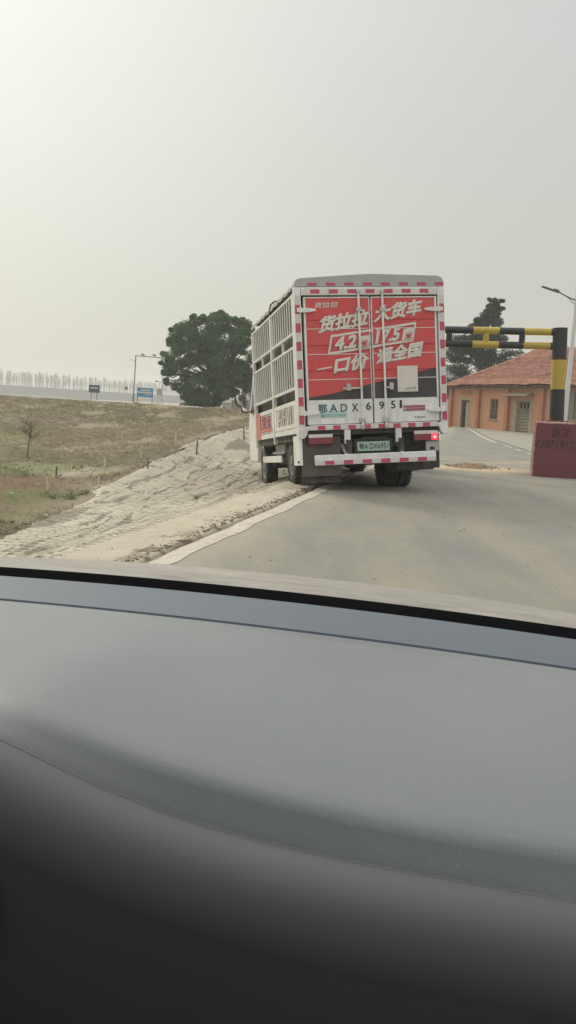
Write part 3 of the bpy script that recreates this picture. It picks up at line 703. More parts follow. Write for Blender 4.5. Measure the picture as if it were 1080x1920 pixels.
# stake sides
def side(sx):
    x = sx * 1.105; mb = MB(); hw = .022
    ys = (.16, 2.12, 4.14)
    for y in ys: mb.box(x - .03, x + .03, y - .04, y + .04, .76 if y > 1 else .80, 2.86)
    for y0, y1 in ((.20, 2.08), (2.16, 4.10)):
        for z, h in ((2.84, .035), (2.30, .035), (2.10, .035), (1.505, .04)): mb.box(x - hw, x + hw, y0, y1, z - h / 2, z + h / 2)
        for k in range(10):
            y = y0 + (k + .5) * (y1 - y0) / 10
            mb.cyl((x + sx * .008, y, 2.318), (x + sx * .008, y, 2.822), .0130, n=10); mb.cyl((x + sx * .008, y, 1.525), (x + sx * .008, y, 2.082), .0130, n=10)
        mb.box(x - .018, x + .018, (y0 + y1) / 2 - .02, (y0 + y1) / 2 + .02, 2.118, 2.282)
    sp = mb.build('stake_side', M['cream'], truck, bevel=.004)
    mb = MB(); mb.tube([(x, 2.15, 2.86), (x - .02, 2.12, 2.95), (x - .02, 2.0, 3.02), (x, 1.75, 3.03), (x + .02, 1.55, 3.0)], .014)
    mb.tube([(x, .2, 2.85), (x - .03, .17, 2.93), (x - .02, .1, 2.90)], .014); mb.build('rope_hook', M['under'], sp)
    # dropside board with a slatted window in each half
    for h, (y0, y1) in enumerate(((.20, 2.08), (2.16, 4.10))):
        mb = MB(); xa, xb = x - .02, x + .02; wy0, wy1 = y0 + .14, y1 - .16
        mb.box(xa, xb, y0, y1, 1.265, 1.33); mb.box(xa, xb, y0, y1, .93, .99); mb.box(xa, xb, y0, wy0, .99, 1.265); mb.box(xa, xb, wy1, y1, .99, 1.265)
        n = 13
        for k in range(n):
            y = wy0 + (k + .5) * (wy1 - wy0) / n; mb.box(xa + .008, xb - .008, y - .028, y + .028, .99, 1.265)
        mb.box(xa, xb, y0, y1, .84, .92)
        for k in range(3):
            y = y0 + .3 + k * .6; mb.cyl((x, y - .05, .925), (x, y + .05, .925), .018, n=8)
        db = mb.build('dropside', M['cream'], truck, bevel=.003)
        g = MB().box(x - sx * .032 - .002, x - sx * .032 + .002, y0 + .02, y1 - .02, .94, 1.32).build('slat_gap_shade', M['dark_gap'], db)  # dark sheet, paints the shade seen between the slats
        if sx < 0:
            if h == 0:
                mb = MB(); Nn = (-1, 0, 0)   # broken white letter strokes painted across the slats
                for (a, z0, b, z1, wd) in ((1.70, 1.0, 1.55, 1.25, .05), (1.62, 1.10, 1.38, 1.10, .04), (1.40, 1.0, 1.40, 1.25, .05), (1.22, 1.0, 1.22, 1.25, .05), (1.22, 1.13, 1.05, 1.13, .04), (1.22, 1.24, 1.05, 1.24, .03), (.95, 1.25, .84, 1.0, .05), (.84, 1.0, .72, 1.25, .05), (.62, 1.0, .62, 1.25, .05)):
                    mb.bar((x - .024, a, z0), (x - .024, b, z1), wd, .008, (1, 0, 0))
                mb.build('painted_lettering', M['tape_white'], db)
            else:
                mb = MB(); mb.box(x - .026, x - .021, 3.55, 4.05, .85, 1.325); mb.box(x - .025, x - .021, 2.3, 3.55, .95, 1.0); mb.build('painted_stripe', M['orange_stripe'], db)
                text('painted_lettering', '货运', M['tape_red'], db, (x - .022, 3.45, 1.01), (0, -1.0, 0), (0, 0, .24), (-1, 0, 0), .03, lift=.003)
    if sx < 0:
        MB().box(x - .035, x + .02, 2.08, 2.16, .72, 1.35).build('stake_foot', M['cream'], truck, bevel=.01); MB().box(x - .034, x + .02, 4.06, 4.18, .70, 1.33).build('stake_foot', M['cream'], truck, bevel=.01)
        mb = MB()
        for y in np.linspace(.45, 3.9, 12): mb.bar((x + .03, y, .83), (x + .05, y + .03, .76), .025, .025); mb.cyl((x + .05, y + .1, .80), (x + .05, y + .1, .73), .03, n=8)
        mb.build('rope_hook', M['rim'], truck)
    # slack tarpaulin hung inside the stakes
    xs_ = x - sx * .085; P = [[(xs_ - sx * (.015 * math.sin(y * 9 + z * 3) + .012 * math.sin(z * 11)), y, z) for z in np.linspace(1.30, 2.86, 24)] for y in np.linspace(.14, 4.16, 60)]
    MB().grid(P).build('tarpaulin', M['grey_tarp'], truck, smooth=60)
side(-1); side(1)
# headboard
MB().box(-1.1, 1.1, 4.165, 4.20, .9, 2.86).build('headboard', M['grey_tarp'], truck)
# side guard, tool boxes
mb = MB(); mb.box(-1.125, -1.095, 1.62, 3.45, .42, .53)
sg = mb.build('side_guard', M['cream'], truck, bevel=.006)
for y in (1.9, 3.2): MB().bar((-1.08, y, .5), (-.7, y, .72), .04).build('guard_bracket', M['under'], sg)
mb = MB(); mb.box(-.98, -.86, 2.0, 2.9, .55, .72); mb.mat(1); mb.box(-.99, -.88, 2.0, 3.2, .56, .60); mb.box(-.95, -.86, 1.75, 2.3, .22, .32); mb.box(-.95, -.86, 2.45, 2.9, .20, .30)
mb.build('battery_box', [M['rim'], M['steel']], truck, bevel=.006)
# cab
cab = MB()
prof = [(4.32, .55), (4.30, 2.30), (4.45, 2.46), (5.35, 2.44), (5.55, 2.36), (5.95, 1.40), (6.02, 1.20), (6.04, .45), (5.0, .42), (4.95, .60), (4.86, .74), (4.70, .83), (4.45, .84), (4.35, .78)]
n = len(prof); vs = []
for x, k in ((-.985, 1), (-.94, 2), (.94, 2), (.985, 1)):
    for y, z in prof:
        c = (5.15, 1.4); f = 1.0 if k == 2 else .985
        vs.append((x * (1 - .07 * max(0, z - 1.3)), c[0] + (y - c[0]) * f, c[1] + (z - c[1]) * f))
fs = [tuple(range(n))] + [tuple(range(4 * n - 1, 3 * n - 1, -1))]
for r in range(3): fs += [(r * n + i, r * n + (i + 1) % n, (r + 1) * n + (i + 1) % n, (r + 1) * n + i) for i in range(n)]
cab.add(vs, fs); cb = cab.build('cab', M['cream'], truck, bevel=.02)
for sx in (-1, 1):
    mb = MB(); mb.add([(sx * .985, 4.62, 1.42), (sx * .985, 5.72, 1.42), (sx * .935, 5.42, 2.20), (sx * .935, 4.62, 2.20)], [(0, 1, 2, 3)]); mb.build('cab_window', M['glass'], cb)
    mb = MB(); mb.box(*sorted((sx * .98, sx * 1.005)), 4.62, 4.78, 1.18, 1.22); mb.build('cab_handle', M['black'], cb)
mb = MB(); mb.add([(-.86, 5.66, 2.24), (.86, 5.66, 2.24), (.93, 5.97, 1.42), (-.93, 5.97, 1.42)], [(0, 1, 2, 3)]); mb.build('cab_window', M['glass'], cb)
mb = MB(); P = [[(x, y, 2.46 + .68 * math.sin(min(1, (5.3 - y) / .75) * math.pi / 2) * (1 - (x / 1.0) ** 6 * .25)) for x in np.linspace(-1.0, 1.0, 13)] for y in np.linspace(5.3, 4.30, 12)]
mb.grid(P); mb.build('wind_deflector', M['canopy'], cb, smooth=50)
for sx in (-1, 1):
    mb = MB(); mb.tube([(sx * .97, 5.0, 1.47), (sx * 1.18, 5.0, 1.42), (sx * 1.25, 5.0, 1.43), (sx * 1.27, 5.0, 1.54), (sx * 1.34, 5.0, 1.57), (sx * 1.38, 5.0, 1.63), (sx * 1.385, 5.0, 1.74), (sx * 1.36, 5.0, 1.77)], .015)
    mr = mb.build('mirror_arm', M['black'], cb)
    mb = MB(); mb.obox((sx * 1.325, 5.02, 1.66), (.035, .10, .17), Matrix.Rotation(sx * .35, 3, 'Y')); mb.build('mirror', M['white'], mr, bevel=.02)

# ------------------------------------------------------------------ the car the picture is taken from (local: x right, y forward)
CA = rad(-12.3)
car = empty('car', (0, 0, 0), CA)
tag(car, 'dusty car in the foreground seen from inside over its grey dashboard and pale bonnet', 'car')
CX = -.48
m, t, p = new_mat('dusty_bonnet_paint')
w1 = noise(t, 5, 6, .75, lo=.3, hi=.7); w2 = noise(t, 20, 6, .85, stretch=(.5, 1.6, 1), lo=.44, hi=.60)
c = mixc(t, w1, (.34, .32, .275), (.235, .22, .19)); k = nd(t, 'ShaderNodeMath', operation='MULTIPLY'); t.links.new(w2, k.inputs[0]); k.inputs[1].default_value = .6
c = mixc(t, k.outputs[0], c, (.15, .14, .125)); t.links.new(c, p.inputs['Base Color']); p.inputs['Roughness'].default_value = .6; p.inputs['Coat Weight'].default_value = .15
bump(t, p, noise(t, 80, 4), .1, .002); M['bonnet'] = m
m, t, p = new_mat('grey_dashboard_plastic')
w1 = noise(t, 3, 4, .6, lo=.35, hi=.65); c = mixc(t, w1, (.170, .183, .192), (.148, .160, .172)); t.links.new(c, p.inputs['Base Color'])
p.inputs['Roughness'].default_value = .5; p.inputs['Specular IOR Level'].default_value = .5
d1 = noise(t, 260, 2, .7, lo=.62, hi=.72); k = nd(t, 'ShaderNodeMath', operation='MULTIPLY'); t.links.new(d1, k.inputs[0]); k.inputs[1].default_value = .35
d2 = noise(t, 2.2, 5, .7, stretch=(1, 2.5, 1), lo=.45, hi=.70); k2 = nd(t, 'ShaderNodeMath', operation='MULTIPLY'); t.links.new(d2, k2.inputs[0]); k2.inputs[1].default_value = .22
c = mixc(t, k2.outputs[0], c, (.24, .235, .22)); c = mixc(t, k.outputs[0], c, (.30, .29, .27)); t.links.new(c, p.inputs['Base Color'])
rr0 = nd(t, 'ShaderNodeMapRange'); t.links.new(d2, rr0.inputs['Value']); rr0.inputs['To Min'].default_value = .40; rr0.inputs['To Max'].default_value = .55; t.links.new(rr0.outputs[0], p.inputs['Roughness'])
bump(t, p, noise(t, 420, 3, .6), .12, .0008); M['dash'] = m
M['dash_back'] = pmat('blue_grey_defroster_plastic', (.085, .105, .13), .5, dirt=.15)
M['dash_low'] = pmat('shaded_dashboard_pad', (.088, .090, .097), .6, dirt=.15, bmp=.03, bscale=420)  # darker than the dash: shade of the front face put into its colour
M['seam'] = pmat('seam_highlight_grey', (.15, .15, .155), .5, dirt=.3)  # seam bead made paler, the edge highlight put into its colour
M['trim'] = pmat('dark_cabin_trim', (.022, .022, .024), .7, dirt=.3)
M['liner'] = pmat('dark_roof_liner', (.035, .035, .037), .9, dirt=.3)
M['seal'] = pmat('black_rubber_seal', (.006, .006, .007), 1, dirt=.1, dirtc=(.02, .02, .02), spec=0)
xk = np.array([-.717, -.598, -.483, -.372, -.265, -.162, -.062, .035, .129])
def curve_z(xs, zs, deg=4, lo=None, hi=None):
    c = np.polyfit(xs, zs, deg)
    return lambda x: float(np.polyval(c, x))
_s = np.polyfit(np.abs(np.array([-.717, -.598, -.483, -.372, -.265, -.162, -.062, .035, .129]) + .47) ** 2, [.9809, .9827, .9833, .9829, .9814, .979, .9756, .9714, .9663], 1)
sealT = lambda x: float(np.polyval(_s, (x + .47) ** 2))
_b = np.polyfit((np.array([-1.012, -.844, -.683, -.527, -.376, -.23, -.089, .048, .18]) + .52) ** 2, [.8963, .9041, .9089, .9108, .910, .9066, .9007, .8925, .882], 1)
bonL = lambda x: float(np.polyval(_b, (x + .52) ** 2))
_c = np.polyfit((np.array([-.607, -.506, -.408, -.314, -.223, -.135, -.049, .033, .113]) + .50) ** 2, [.9813, .9818, .9815, .9805, .9787, .9762, .9731, .9694, .965], 1)
crease = lambda x: float(np.polyval(_c, (x + .50) ** 2))
def ext(xs, zs):
    xs = np.array([-1.25, -.95, -.75, -.60, -.48, -.41] + xs + [.16, .26]); zs = np.array([.955, .985, 1.0, 1.005, 1.004, .999] + zs + [zs[-1] - .001, zs[-1] - .004])
    k = np.linspace(xs[0], xs[-1], 400); z = np.interp(k, xs, zs); w = np.hanning(41); w /= w.sum(); zp = np.pad(z, 20, mode='edge'); z = np.convolve(zp, w, 'valid')
    return lambda x: float(np.interp(x, k, z))
fs, fe = .628 / .66, .61 / .60
rs_ = lambda zs, f: [1.25 - (1.25 - z) * f for z in zs]
softL = ext([x * fs for x in (-.381, -.316, -.253, -.193, -.134, -.077, -.022, .031, .082)], rs_((.991, .9748, .9619, .9519, .9445, .9393, .9361, .9345, .9343), fs))
edgeL = ext([x * fe for x in (-.346, -.287, -.229, -.174, -.12, -.068, -.018, .03, .077)], rs_((.989, .9675, .9522, .9421, .9359, .9325, .9307, .9296, .9282), fe))
xsd = np.linspace(-1.22, .25, 150)
mb = MB(); P = []; mb2 = MB(); P2 = []; mb3 = MB(); P3 = []
for x in xsd:
    sb, c_, so_, e_ = sealT(x) + .0005, crease(x), softL(x), edgeL(x)
    P2.append([(x, 1.186, sb - .02), (x, 1.183, sb + .001), (x, 1.15, sb + .0015), (x, 1.08, (sb * .25 + c_ * .75) + .001), (x, 1.053, c_ + .0008), (x, 1.050, c_ - .006)])
    row = [(x, 1.050, c_ - .0045), (x, 1.0465, c_ - .0040), (x, 1.044, c_ + .0002)]
    for k in range(1, 14):
        f = k / 14; row.append((x, 1.044 - f * (1.044 - .655), c_ * (1 - f) + (so_ + .003) * f + .008 * math.sin(math.pi * f)))
    row += [(x, .655, so_ + .003), (x, .647, so_ + .0018), (x, .640, so_ - .0005), (x, .633, so_ - .0035)]
    f_ = lambda q: so_ - .0035 - (so_ - .0035 - e_) * q
    row += [(x, .628, f_(.25)), (x, .620, f_(.65)), (x, .614, f_(.93)), (x, .612, e_ - .0012)]
    P.append(row)
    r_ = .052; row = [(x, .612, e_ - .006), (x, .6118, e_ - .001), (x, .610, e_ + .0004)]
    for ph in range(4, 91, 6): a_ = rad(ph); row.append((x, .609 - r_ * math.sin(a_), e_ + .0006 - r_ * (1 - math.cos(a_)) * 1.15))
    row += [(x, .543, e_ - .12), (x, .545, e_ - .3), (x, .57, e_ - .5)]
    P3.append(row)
dash = mb.grid(P).build('dashboard', M['dash'], car, smooth=60)
mb2.grid(P2).build('defroster_panel', M['dash_back'], dash, smooth=60)
MB().tube([(x, .6105, edgeL(x) - .0001) for x in xsd], .0013, 6).build('dashboard_seam_highlight', M['seam'], dash)
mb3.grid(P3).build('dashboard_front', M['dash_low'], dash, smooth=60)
mb = MB(); P = [[(x, y, sealT(x) + dz) for y, dz in ((1.180, -.01), (1.184, .0022), (1.20, .004), (1.235, .0042), (1.2415, .0025), (1.243, -.02))] for x in xsd]
mb.grid(P).build('windscreen_seal', M['seal'], car, smooth=50)
mb = MB(); P = []
for x in np.linspace(-1.27, .31, 70):
    sd = max(0, abs(x - CX) / .79); dr_ = .10 * max(0, sd - .86) ** 2 * 40
    st_, bl_ = sealT(x), bonL(x)
    P.append([(x, y, z - dr_ * (1 if y > 1.3 else .5)) for y, z in ((1.244, st_ - .03), (1.246, st_ - .003), (1.30, st_ * .86 + bl_ * .14 + .006), (1.42, st_ * .62 + bl_ * .38 + .007), (1.58, st_ * .30 + bl_ * .70 + .006), (1.75, bl_), (1.88, bl_ - .034), (2.02, bl_ - .085), (2.16, bl_ - .16), (2.26, bl_ - .26), (2.30, bl_ - .42), (2.30, .25))])
mb.grid(P).build('bonnet', M['bonnet'], car, smooth=50)
mb = MB(); mb.lathe((-.360, .552, .886), (-.1, -1, .25), [(-.02, .044), (.006, .042), (.010, .036), (.002, .030), (-.012, .0)], 28); mb.build('air_vent', M['black'], dash)
# rest of the shell round the seats: doors, pillars, roof, back (above the frame and behind the lens)
xl, xr = CX - .80, CX + .80
mb = MB()
for x in (xl, xr):
    a, b = sorted((x, x + (.04 if x < CX else -.04)))
    mb.box(a, b, -2.4, 1.25, .25, .95)
    mb.box(a, b, -.35, -.20, .97, 1.46); mb.box(a, b, -1.5, -1.35, .97, 1.46); mb.box(a, b, -2.4, -2.1, .97, 1.46)
    mb.bar((x * .999, 1.18, .96), ((x - CX) * .88 + CX, .32, 1.47), .06, .06)
mb.build('door_panel', M['trim'], car, bevel=.01)
for x in (xl, xr):
    a, b = sorted((x - .01, x + (.03 if x < CX else -.03))); prof = [(1.26, .25), (1.26, .905), (1.45, .872), (1.75, .815), (2.0, .745), (2.18, .65), (2.28, .50), (2.29, .25), (2.0, .25), (1.95, .45), (1.82, .58), (1.65, .62), (1.48, .57), (1.36, .44), (1.32, .25)]
    n = len(prof); MB().add([(a, y, z) for y, z in prof] + [(b, y, z) for y, z in prof], [tuple(range(n)), tuple(range(2 * n - 1, n - 1, -1))] + [(i, n + i, n + (i + 1) % n, (i + 1) % n) for i in range(n)]).build('fender', M['bonnet'], car, bevel=.008)
    MB().lathe((x + (.12 if x < CX else -.12), 1.65, .30), (1, 0, 0), [(-.1, .0), (-.1, .2), (-.09, .29), (-.06, .305), (.06, .305), (.09, .29), (.1, .2), (.1, 0)], 28).build('wheel', M['rubber'], car)
mb = MB(); mb.box(xl + .02, xr - .02, -2.3, .30, 1.46, 1.50); mb.build('roof', M['liner'], car, bevel=.02)
mb = MB(); mb.box(xl + .05, xr - .05, -2.45, -2.38, .25, 1.08); mb.build('tailgate', M['trim'], car, bevel=.02)
mb = MB(); mb.box(xl + .05, xr - .05, -2.3, .5, .28, .32); mb.build('cabin_floor', M['trim'], car)
for x in (CX - .36, CX + .36):
    mb = MB(); mb.box(x - .25, x + .25, -.55, -.05, .35, .55); mb.bar((x, -.62, .5), (x, -.85, 1.12), .48, .14); mb.build('seat', M['trim'], car, bevel=.04)

# ------------------------------------------------------------------ height limit gantry across the road
M['gantry_black'] = pmat('black_gantry_paint', (.022, .024, .024), .5, dirt=.4, dirtc=(.06, .058, .052), dscale=6)
M['gantry_yellow'] = pmat('yellow_gantry_paint', (.52, .37, .055), .45, dirt=.6, dirtc=(.36, .27, .09), dscale=5)
M['rust'] = pmat('rust', (.12, .05, .03), .9, dirt=.8, dirtc=(.2, .09, .05), dscale=12)
GY = 19.0
gt = empty('height_limit_gantry', (3.9, GY, 0)); tag(gt, 'black and yellow banded steel height limit gantry over the road', 'gantry')
def banded(mb, pts, r, cols, n=20):
    for (a, b), c_ in zip(zip(pts[:-1], pts[1:]), cols):
        mb.mat(c_); mb.cyl(a, b, r, n=n)
GM = [M['gantry_black'], M['gantry_yellow'], M['rust']]
lx = lambda x: x - 3.9
zt = lambda x: 2.972 + (x - 3.14) * .0205          # the beam dips a little to the left
mb = MB()
for zo in (-.073, -.073 - .285):
    xs = [2.40, 2.62, 3.64, 4.18, 4.69, 5.24, 5.40]
    cols = [1, 0, 1, 0, 1, 0]
    banded(mb, [(lx(x), 0, zt(x) + zo + .008) for x in xs], .073, cols)
mb.build('cross_beam', GM, gt, smooth=40)
mb = MB()
for x, c_ in ((3.16, 0), (3.92, 1), (4.66, 0)):
    mb.mat(c_); mb.cyl((lx(x), 0, zt(x) - .12), (lx(x), 0, zt(x) - .30), .062, n=18)
mb.build('spacer', GM, gt, smooth=40)
for x0, tilt in ((5.50, -.036), (2.36, -.02)):
    mb = MB(); zs = [1.10, 1.79, 2.39, 2.42, 3.04]
    banded(mb, [(lx(x0 + (z - 1.2) * tilt), 0, z) for z in zs], .148, [0, 1, 2, 0], 28)
    mb.mat(2)
    mb.cyl((lx(x0), 0, 1.105), (lx(x0), 0, 1.15), .25, .22, n=24)
    mb.build('post', GM, gt, smooth=40)
# painted concrete blocks the posts stand on
m, t, p = new_mat('maroon_block_paint')
w1 = noise(t, 1.6, 5, .65, lo=.35, hi=.7); w2 = noise(t, 13, 5, .8, lo=.60, hi=.72); c = mixc(t, w1, (.190, .048, .062), (.165, .046, .055)); c = mixc(t, w2, c, (.23, .10, .10))
t.links.new(c, p.inputs['Base Color']); p.inputs['Roughness'].default_value = .65; bump(t, p, noise(t, 30, 4), .3, .01); M['maroon'] = m
M['chipped'] = pmat('chipped_pink_edge', (.58, .37, .34), .8, dirt=.8, dirtc=(.36, .17, .16), dscale=14, bmp=.5, bscale=40)
M['graffiti'] = pmat('faded_black_spray', (.055, .035, .04), .8, dirt=.8, dirtc=(.11, .05, .055), dscale=14)
def block(x0, x1, y0, y1, h, label, sign, rz=0.0):
    b = empty('barrier_block', ((x0 + x1) / 2, (y0 + y1) / 2, 0), rz); tag(b, label, 'concrete block', 'blocks under the height limit gantry')
    w, d = (x1 - x0) / 2, (y1 - y0) / 2
    g = np.random.default_rng(int(x0 * 100)); mb = MB()
    bt = [(-w, -d), (w, -d), (w, d), (-w, d)]; tp = [(-w + .01, -d + .015), (w - .01, -d + .015), (w - .01, d - .01), (-w + .01, d - .01)]
    mb.add([(x, y, -.05) for x, y in bt] + [(x, y, h) for x, y in tp], [(0, 3, 2, 1), (4, 5, 6, 7), (0, 1, 5, 4), (1, 2, 6, 5), (2, 3, 7, 6), (3, 0, 4, 7)])
    o = mb.build('concrete_body', M['maroon'], b, bevel=.018)
    mb = MB()                                                     # worn arrises with the paint knocked off
    def rough(p0, p1, r):
        n = 26; pts = [Vector(p0).lerp(Vector(p1), i / n) + Vector((g.normal(0, .0035), g.normal(0, .0035), g.normal(0, .0035))) for i in range(n + 1)]
        mb.tube(pts, [r * g.uniform(.45, 1.1) for _ in pts], 6)
    rough((-w + .004, -d + .004, 0), (-w + .014, -d + .020, h), .030); rough((-w + .014, -d + .020, h - .004), (w - .014, -d + .02, h - .004), .026); rough((-w + .004, d - .01, .0), (-w + .014, d - .012, h), .026)
    mb.build('chipped_edge', M['chipped'], b)
    if sign:
        text('graffiti', '吉洋', M['graffiti'], b, (-w + .33, -d + .012, .80), (.36, 0, -.01), (.02, 0, .22), (0, -1, 0), .02, lift=.003)
        text('graffiti', '13871917312', M['graffiti'], b, (-w + .06, -d + .009, .58), (.98, 0, -.02), (.04, 0, .18), (0, -1, 0), .012, lift=.003)
    return b
block(5.02, 6.12, 18.34, 19.3, 1.105, 'maroon painted concrete block with sprayed numbers, under the right post of the gantry', True, rad(-14))
block(2.08, 2.62, 18.6, 19.4, 1.0, 'maroon painted concrete block behind the truck, under the left post of the gantry', False)

# rubble heap on the road before the gantry
m, t, p = new_mat('rubble'); w1 = noise(t, 18, 5, .8, lo=.3, hi=.7); c = mixc(t, w1, (.33, .235, .155), (.20, .135, .095)); t.links.new(c, p.inputs['Base Color']); p.inputs['Roughness'].default_value = 1
bump(t, p, noise(t, 40, 5), .6, .02); M['rubble'] = m
mb = MB(); g = np.random.default_rng(5)
xs = np.linspace(-.55, .55, 56); ys = np.linspace(-.5, .5, 40); XX, YY = np.meshgrid(xs, ys, indexing='ij')
ZZ = .095 * sm(1.05, .1, (XX / .55) ** 2 + (YY / .5) ** 2 + (fbm(XX * 5 + 9, YY * 5 + 4, 131) - .5) * .9) * (.35 + 1.3 * fbm(XX * 9 + 3, YY * 9 + 1, 133)) - .012
mb.grid([[(XX[i, j], YY[i, j], ZZ[i, j]) for j in range(len(ys))] for i in range(len(xs))])
for i in range(120):
    x, y = g.normal(0, .3), g.normal(0, .22); r = g.uniform(.006, .022); z = .08 * max(0, 1 - (x / .55) ** 2 - (y / .5) ** 2) * .7
    mb.obox((x, y, z + r * .3 + .008), (r * 2, r * 1.5, r * 1.2), Matrix.Rotation(g.uniform(0, 6), 3, 'Z') @ Matrix.Rotation(g.uniform(-.6, .6), 3, 'X'))
o = mb.build('rubble_heap', M['rubble'], smooth=0); o.location = (4.05, 20.3, .01); tag(o, 'low heap of broken brown rubble lying on the sandy patch of road', 'rubble')
# crumbs of grit on the asphalt
tag(clods(190, (-1, 12), lambda g: -abs(g.normal(0, 1.3)) - .1, .011, 141).build('road_grit', M['soil'], smooth=0), kind='stuff')
M['chalk'] = pmat('pale_stone', (.52, .49, .42), .9, dirt=.5)
tag(clods(90, (0, 11), lambda g: -g.uniform(.6, 4), .022, 143).build('pale_grit', M['chalk'], smooth=0), kind='stuff')

# right-hand edge line and dashes of the road beyond, pale shoulder in front of the house
def ribbon(name, mat, pts, w, dz, kind='structure'):
    mb = MB(); P = []
    for i, (x, y) in enumerate(pts):
        a = pts[max(i - 1, 0)]; b = pts[min(i + 1, len(pts) - 1)]; d = Vector((b[0] - a[0], b[1] - a[1], 0)).normalized(); nn = Vector((d.y, -d.x, 0))
        z = .25 * float(sm(42, 60, y)) + (float(fbm(np.array(x) * .5, np.array(y) * .4, 61)) - .47) * .02 + dz
        P.append([(x - nn.x * w / 2, y - nn.y * w / 2, z), (x + nn.x * w / 2, y + nn.y * w / 2, z)])
    return tag(mb.grid(P).build(name, mat), kind=kind)
lin = lambda a, b, n: [(a[0] + (b[0] - a[0]) * i / n, a[1] + (b[1] - a[1]) * i / n) for i in range(n + 1)]
ribbon('road_edge_line', M['paint'], lin((8.62, 38.2), (11.6, 62), 40), .15, .011)
for a, b in (((8.35, 35.7), (8.05, 33.2)), ((7.92, 32.0), (7.72, 30.4)), ((7.62, 29.3), (7.42, 27.6)), ((7.3, 26.6), (7.1, 25.0))):
    ribbon('road_dash_line', M['paint'], lin(a, b, 6), .11, .011)
m, t, p = new_mat('pale_shoulder'); w1 = noise(t, .8, 5, .7, lo=.35, hi=.68); c = mixc(t, w1, (.31, .29, .235), (.245, .235, .20)); t.links.new(c, p.inputs['Base Color']); p.inputs['Roughness'].default_value = .95; M['shoulder'] = m
mb = MB(); P = []
for i in range(60):
    y = 24 + i * 38 / 59; x0 = 7.3 + (y - 24) * .118; P.append([(x, y,   .25 * float(sm(42, 60, y)) + .0125) for x in np.linspace(x0, x0 + 16, 12)])
tag(mb.grid(P).build('pavement', M['shoulder']), kind='structure')

# ------------------------------------------------------------------ brick house with the sagging tiled roof
HA = Vector((10.38, 60.0, 0)); HD = Vector((.395, -.918, 0)).normalized(); HN = Vector((.918, .395, 0)).normalized()
house = empty('brick_house', HA); house.matrix_world = Matrix(((HD.x, HN.x, 0, HA.x), (HD.y, HN.y, 0, HA.y), (0, 0, 1, 0), (0, 0, 0, 1)))
tag(house, 'low orange brick house with a sagging red tiled roof beside the road', 'house')
HL, HW = 19.0, 7.4
def brick(name, c1, c2, mort, sc=4.0):
    m, t, p = new_mat(name); tc = nd(t, 'ShaderNodeTexCoord'); mp = nd(t, 'ShaderNodeMapping'); mp.inputs['Rotation'].default_value = (math.pi / 2, 0, 0); t.links.new(tc.outputs['Object'], mp.inputs[0])
    b = nd(t, 'ShaderNodeTexBrick'); t.links.new(mp.outputs[0], b.inputs['Vector']); b.inputs['Scale'].default_value = sc; b.inputs['Mortar Size'].default_value = .02
    b.inputs['Color1'].default_value = (*c1, 1); b.inputs['Color2'].default_value = (*c2, 1); b.inputs['Mortar'].default_value = (*mort, 1)
    w1 = noise(t, .9, 5, .7, lo=.35, hi=.65); w2 = noise(t, 2.6, 6, .75, lo=.56, hi=.7)
    c = mixc(t, w1, b.outputs[0], (.56, .28, .165)); c = mixc(t, w2, c, (.40, .29, .20)); t.links.new(c, p.inputs['Base Color']); p.inputs['Roughness'].default_value = .95; bump(t, p, b.outputs['Fac'], .2, .01); return m
M['brick'] = brick('orange_brick', (.58, .27, .155), (.49, .21, .12), (.54, .33, .21))
M['brick_dark'] = pmat('brick_pier', (.44, .19, .11), .95, dirt=.6, dirtc=(.30, .12, .075), dscale=2)
M['plaster'] = pmat('stained_plaster', (.40, .335, .245), .95, dirt=.8, dirtc=(.27, .21, .14), dscale=3)
M['oldwood'] = pmat('weathered_wood', (.30, .26, .19), .9, dirt=.8, dirtc=(.16, .13, .095), dscale=5)
M['darkwood'] = pmat('dark_door_wood', (.10, .075, .055), .9, dirt=.6, dirtc=(.2, .15, .1), dscale=5)
M['interior'] = pmat('dark_interior', (.012, .012, .013), .9, dirt=0)
EZ = 2.92
ops = [(1.22, 2.14, .22, 1.98, 'narrow'), (4.32, 5.14, .85, 2.10, 'win'), (6.98, 8.20, .05, 2.02, 'double'), (11.2, 12.4, 1.05, 2.62, 'win2'), (14.6, 15.4, .85, 2.10, 'win')]
mb = MB(); xs = [0]
for a, b, *_ in ops: xs += [a, b]
xs.append(HL)
for i in range(0, len(xs), 2): mb.box(xs[i], xs[i + 1], 0, .24, -.3, EZ)
for a, b, z0, z1, _ in ops: mb.box(a, b, 0, .24, z1, EZ); mb.box(a, b, 0, .24, -.3, z0)
mb.box(0, .24, .24, HW, -.3, EZ); mb.box(HL - .24, HL, .24, HW, -.3, EZ); mb.box(.24, HL - .24, HW - .24, HW, -.3, EZ)
mb.build('wall', M['brick'], house, smooth=0)
for x in (.13, 3.19, 6.18, 9.38, 12.6, 15.8, 18.7):
    MB().box(x - .16, x + .16, -.20, .002, -.3, EZ - .06).build('pilaster', M['brick_dark'], house, bevel=.02)
mb = MB(); mb.box(-.05, HL + .05, -.06, .0, -.3, .16); mb.build('plinth', M['plaster'], house, bevel=.02)
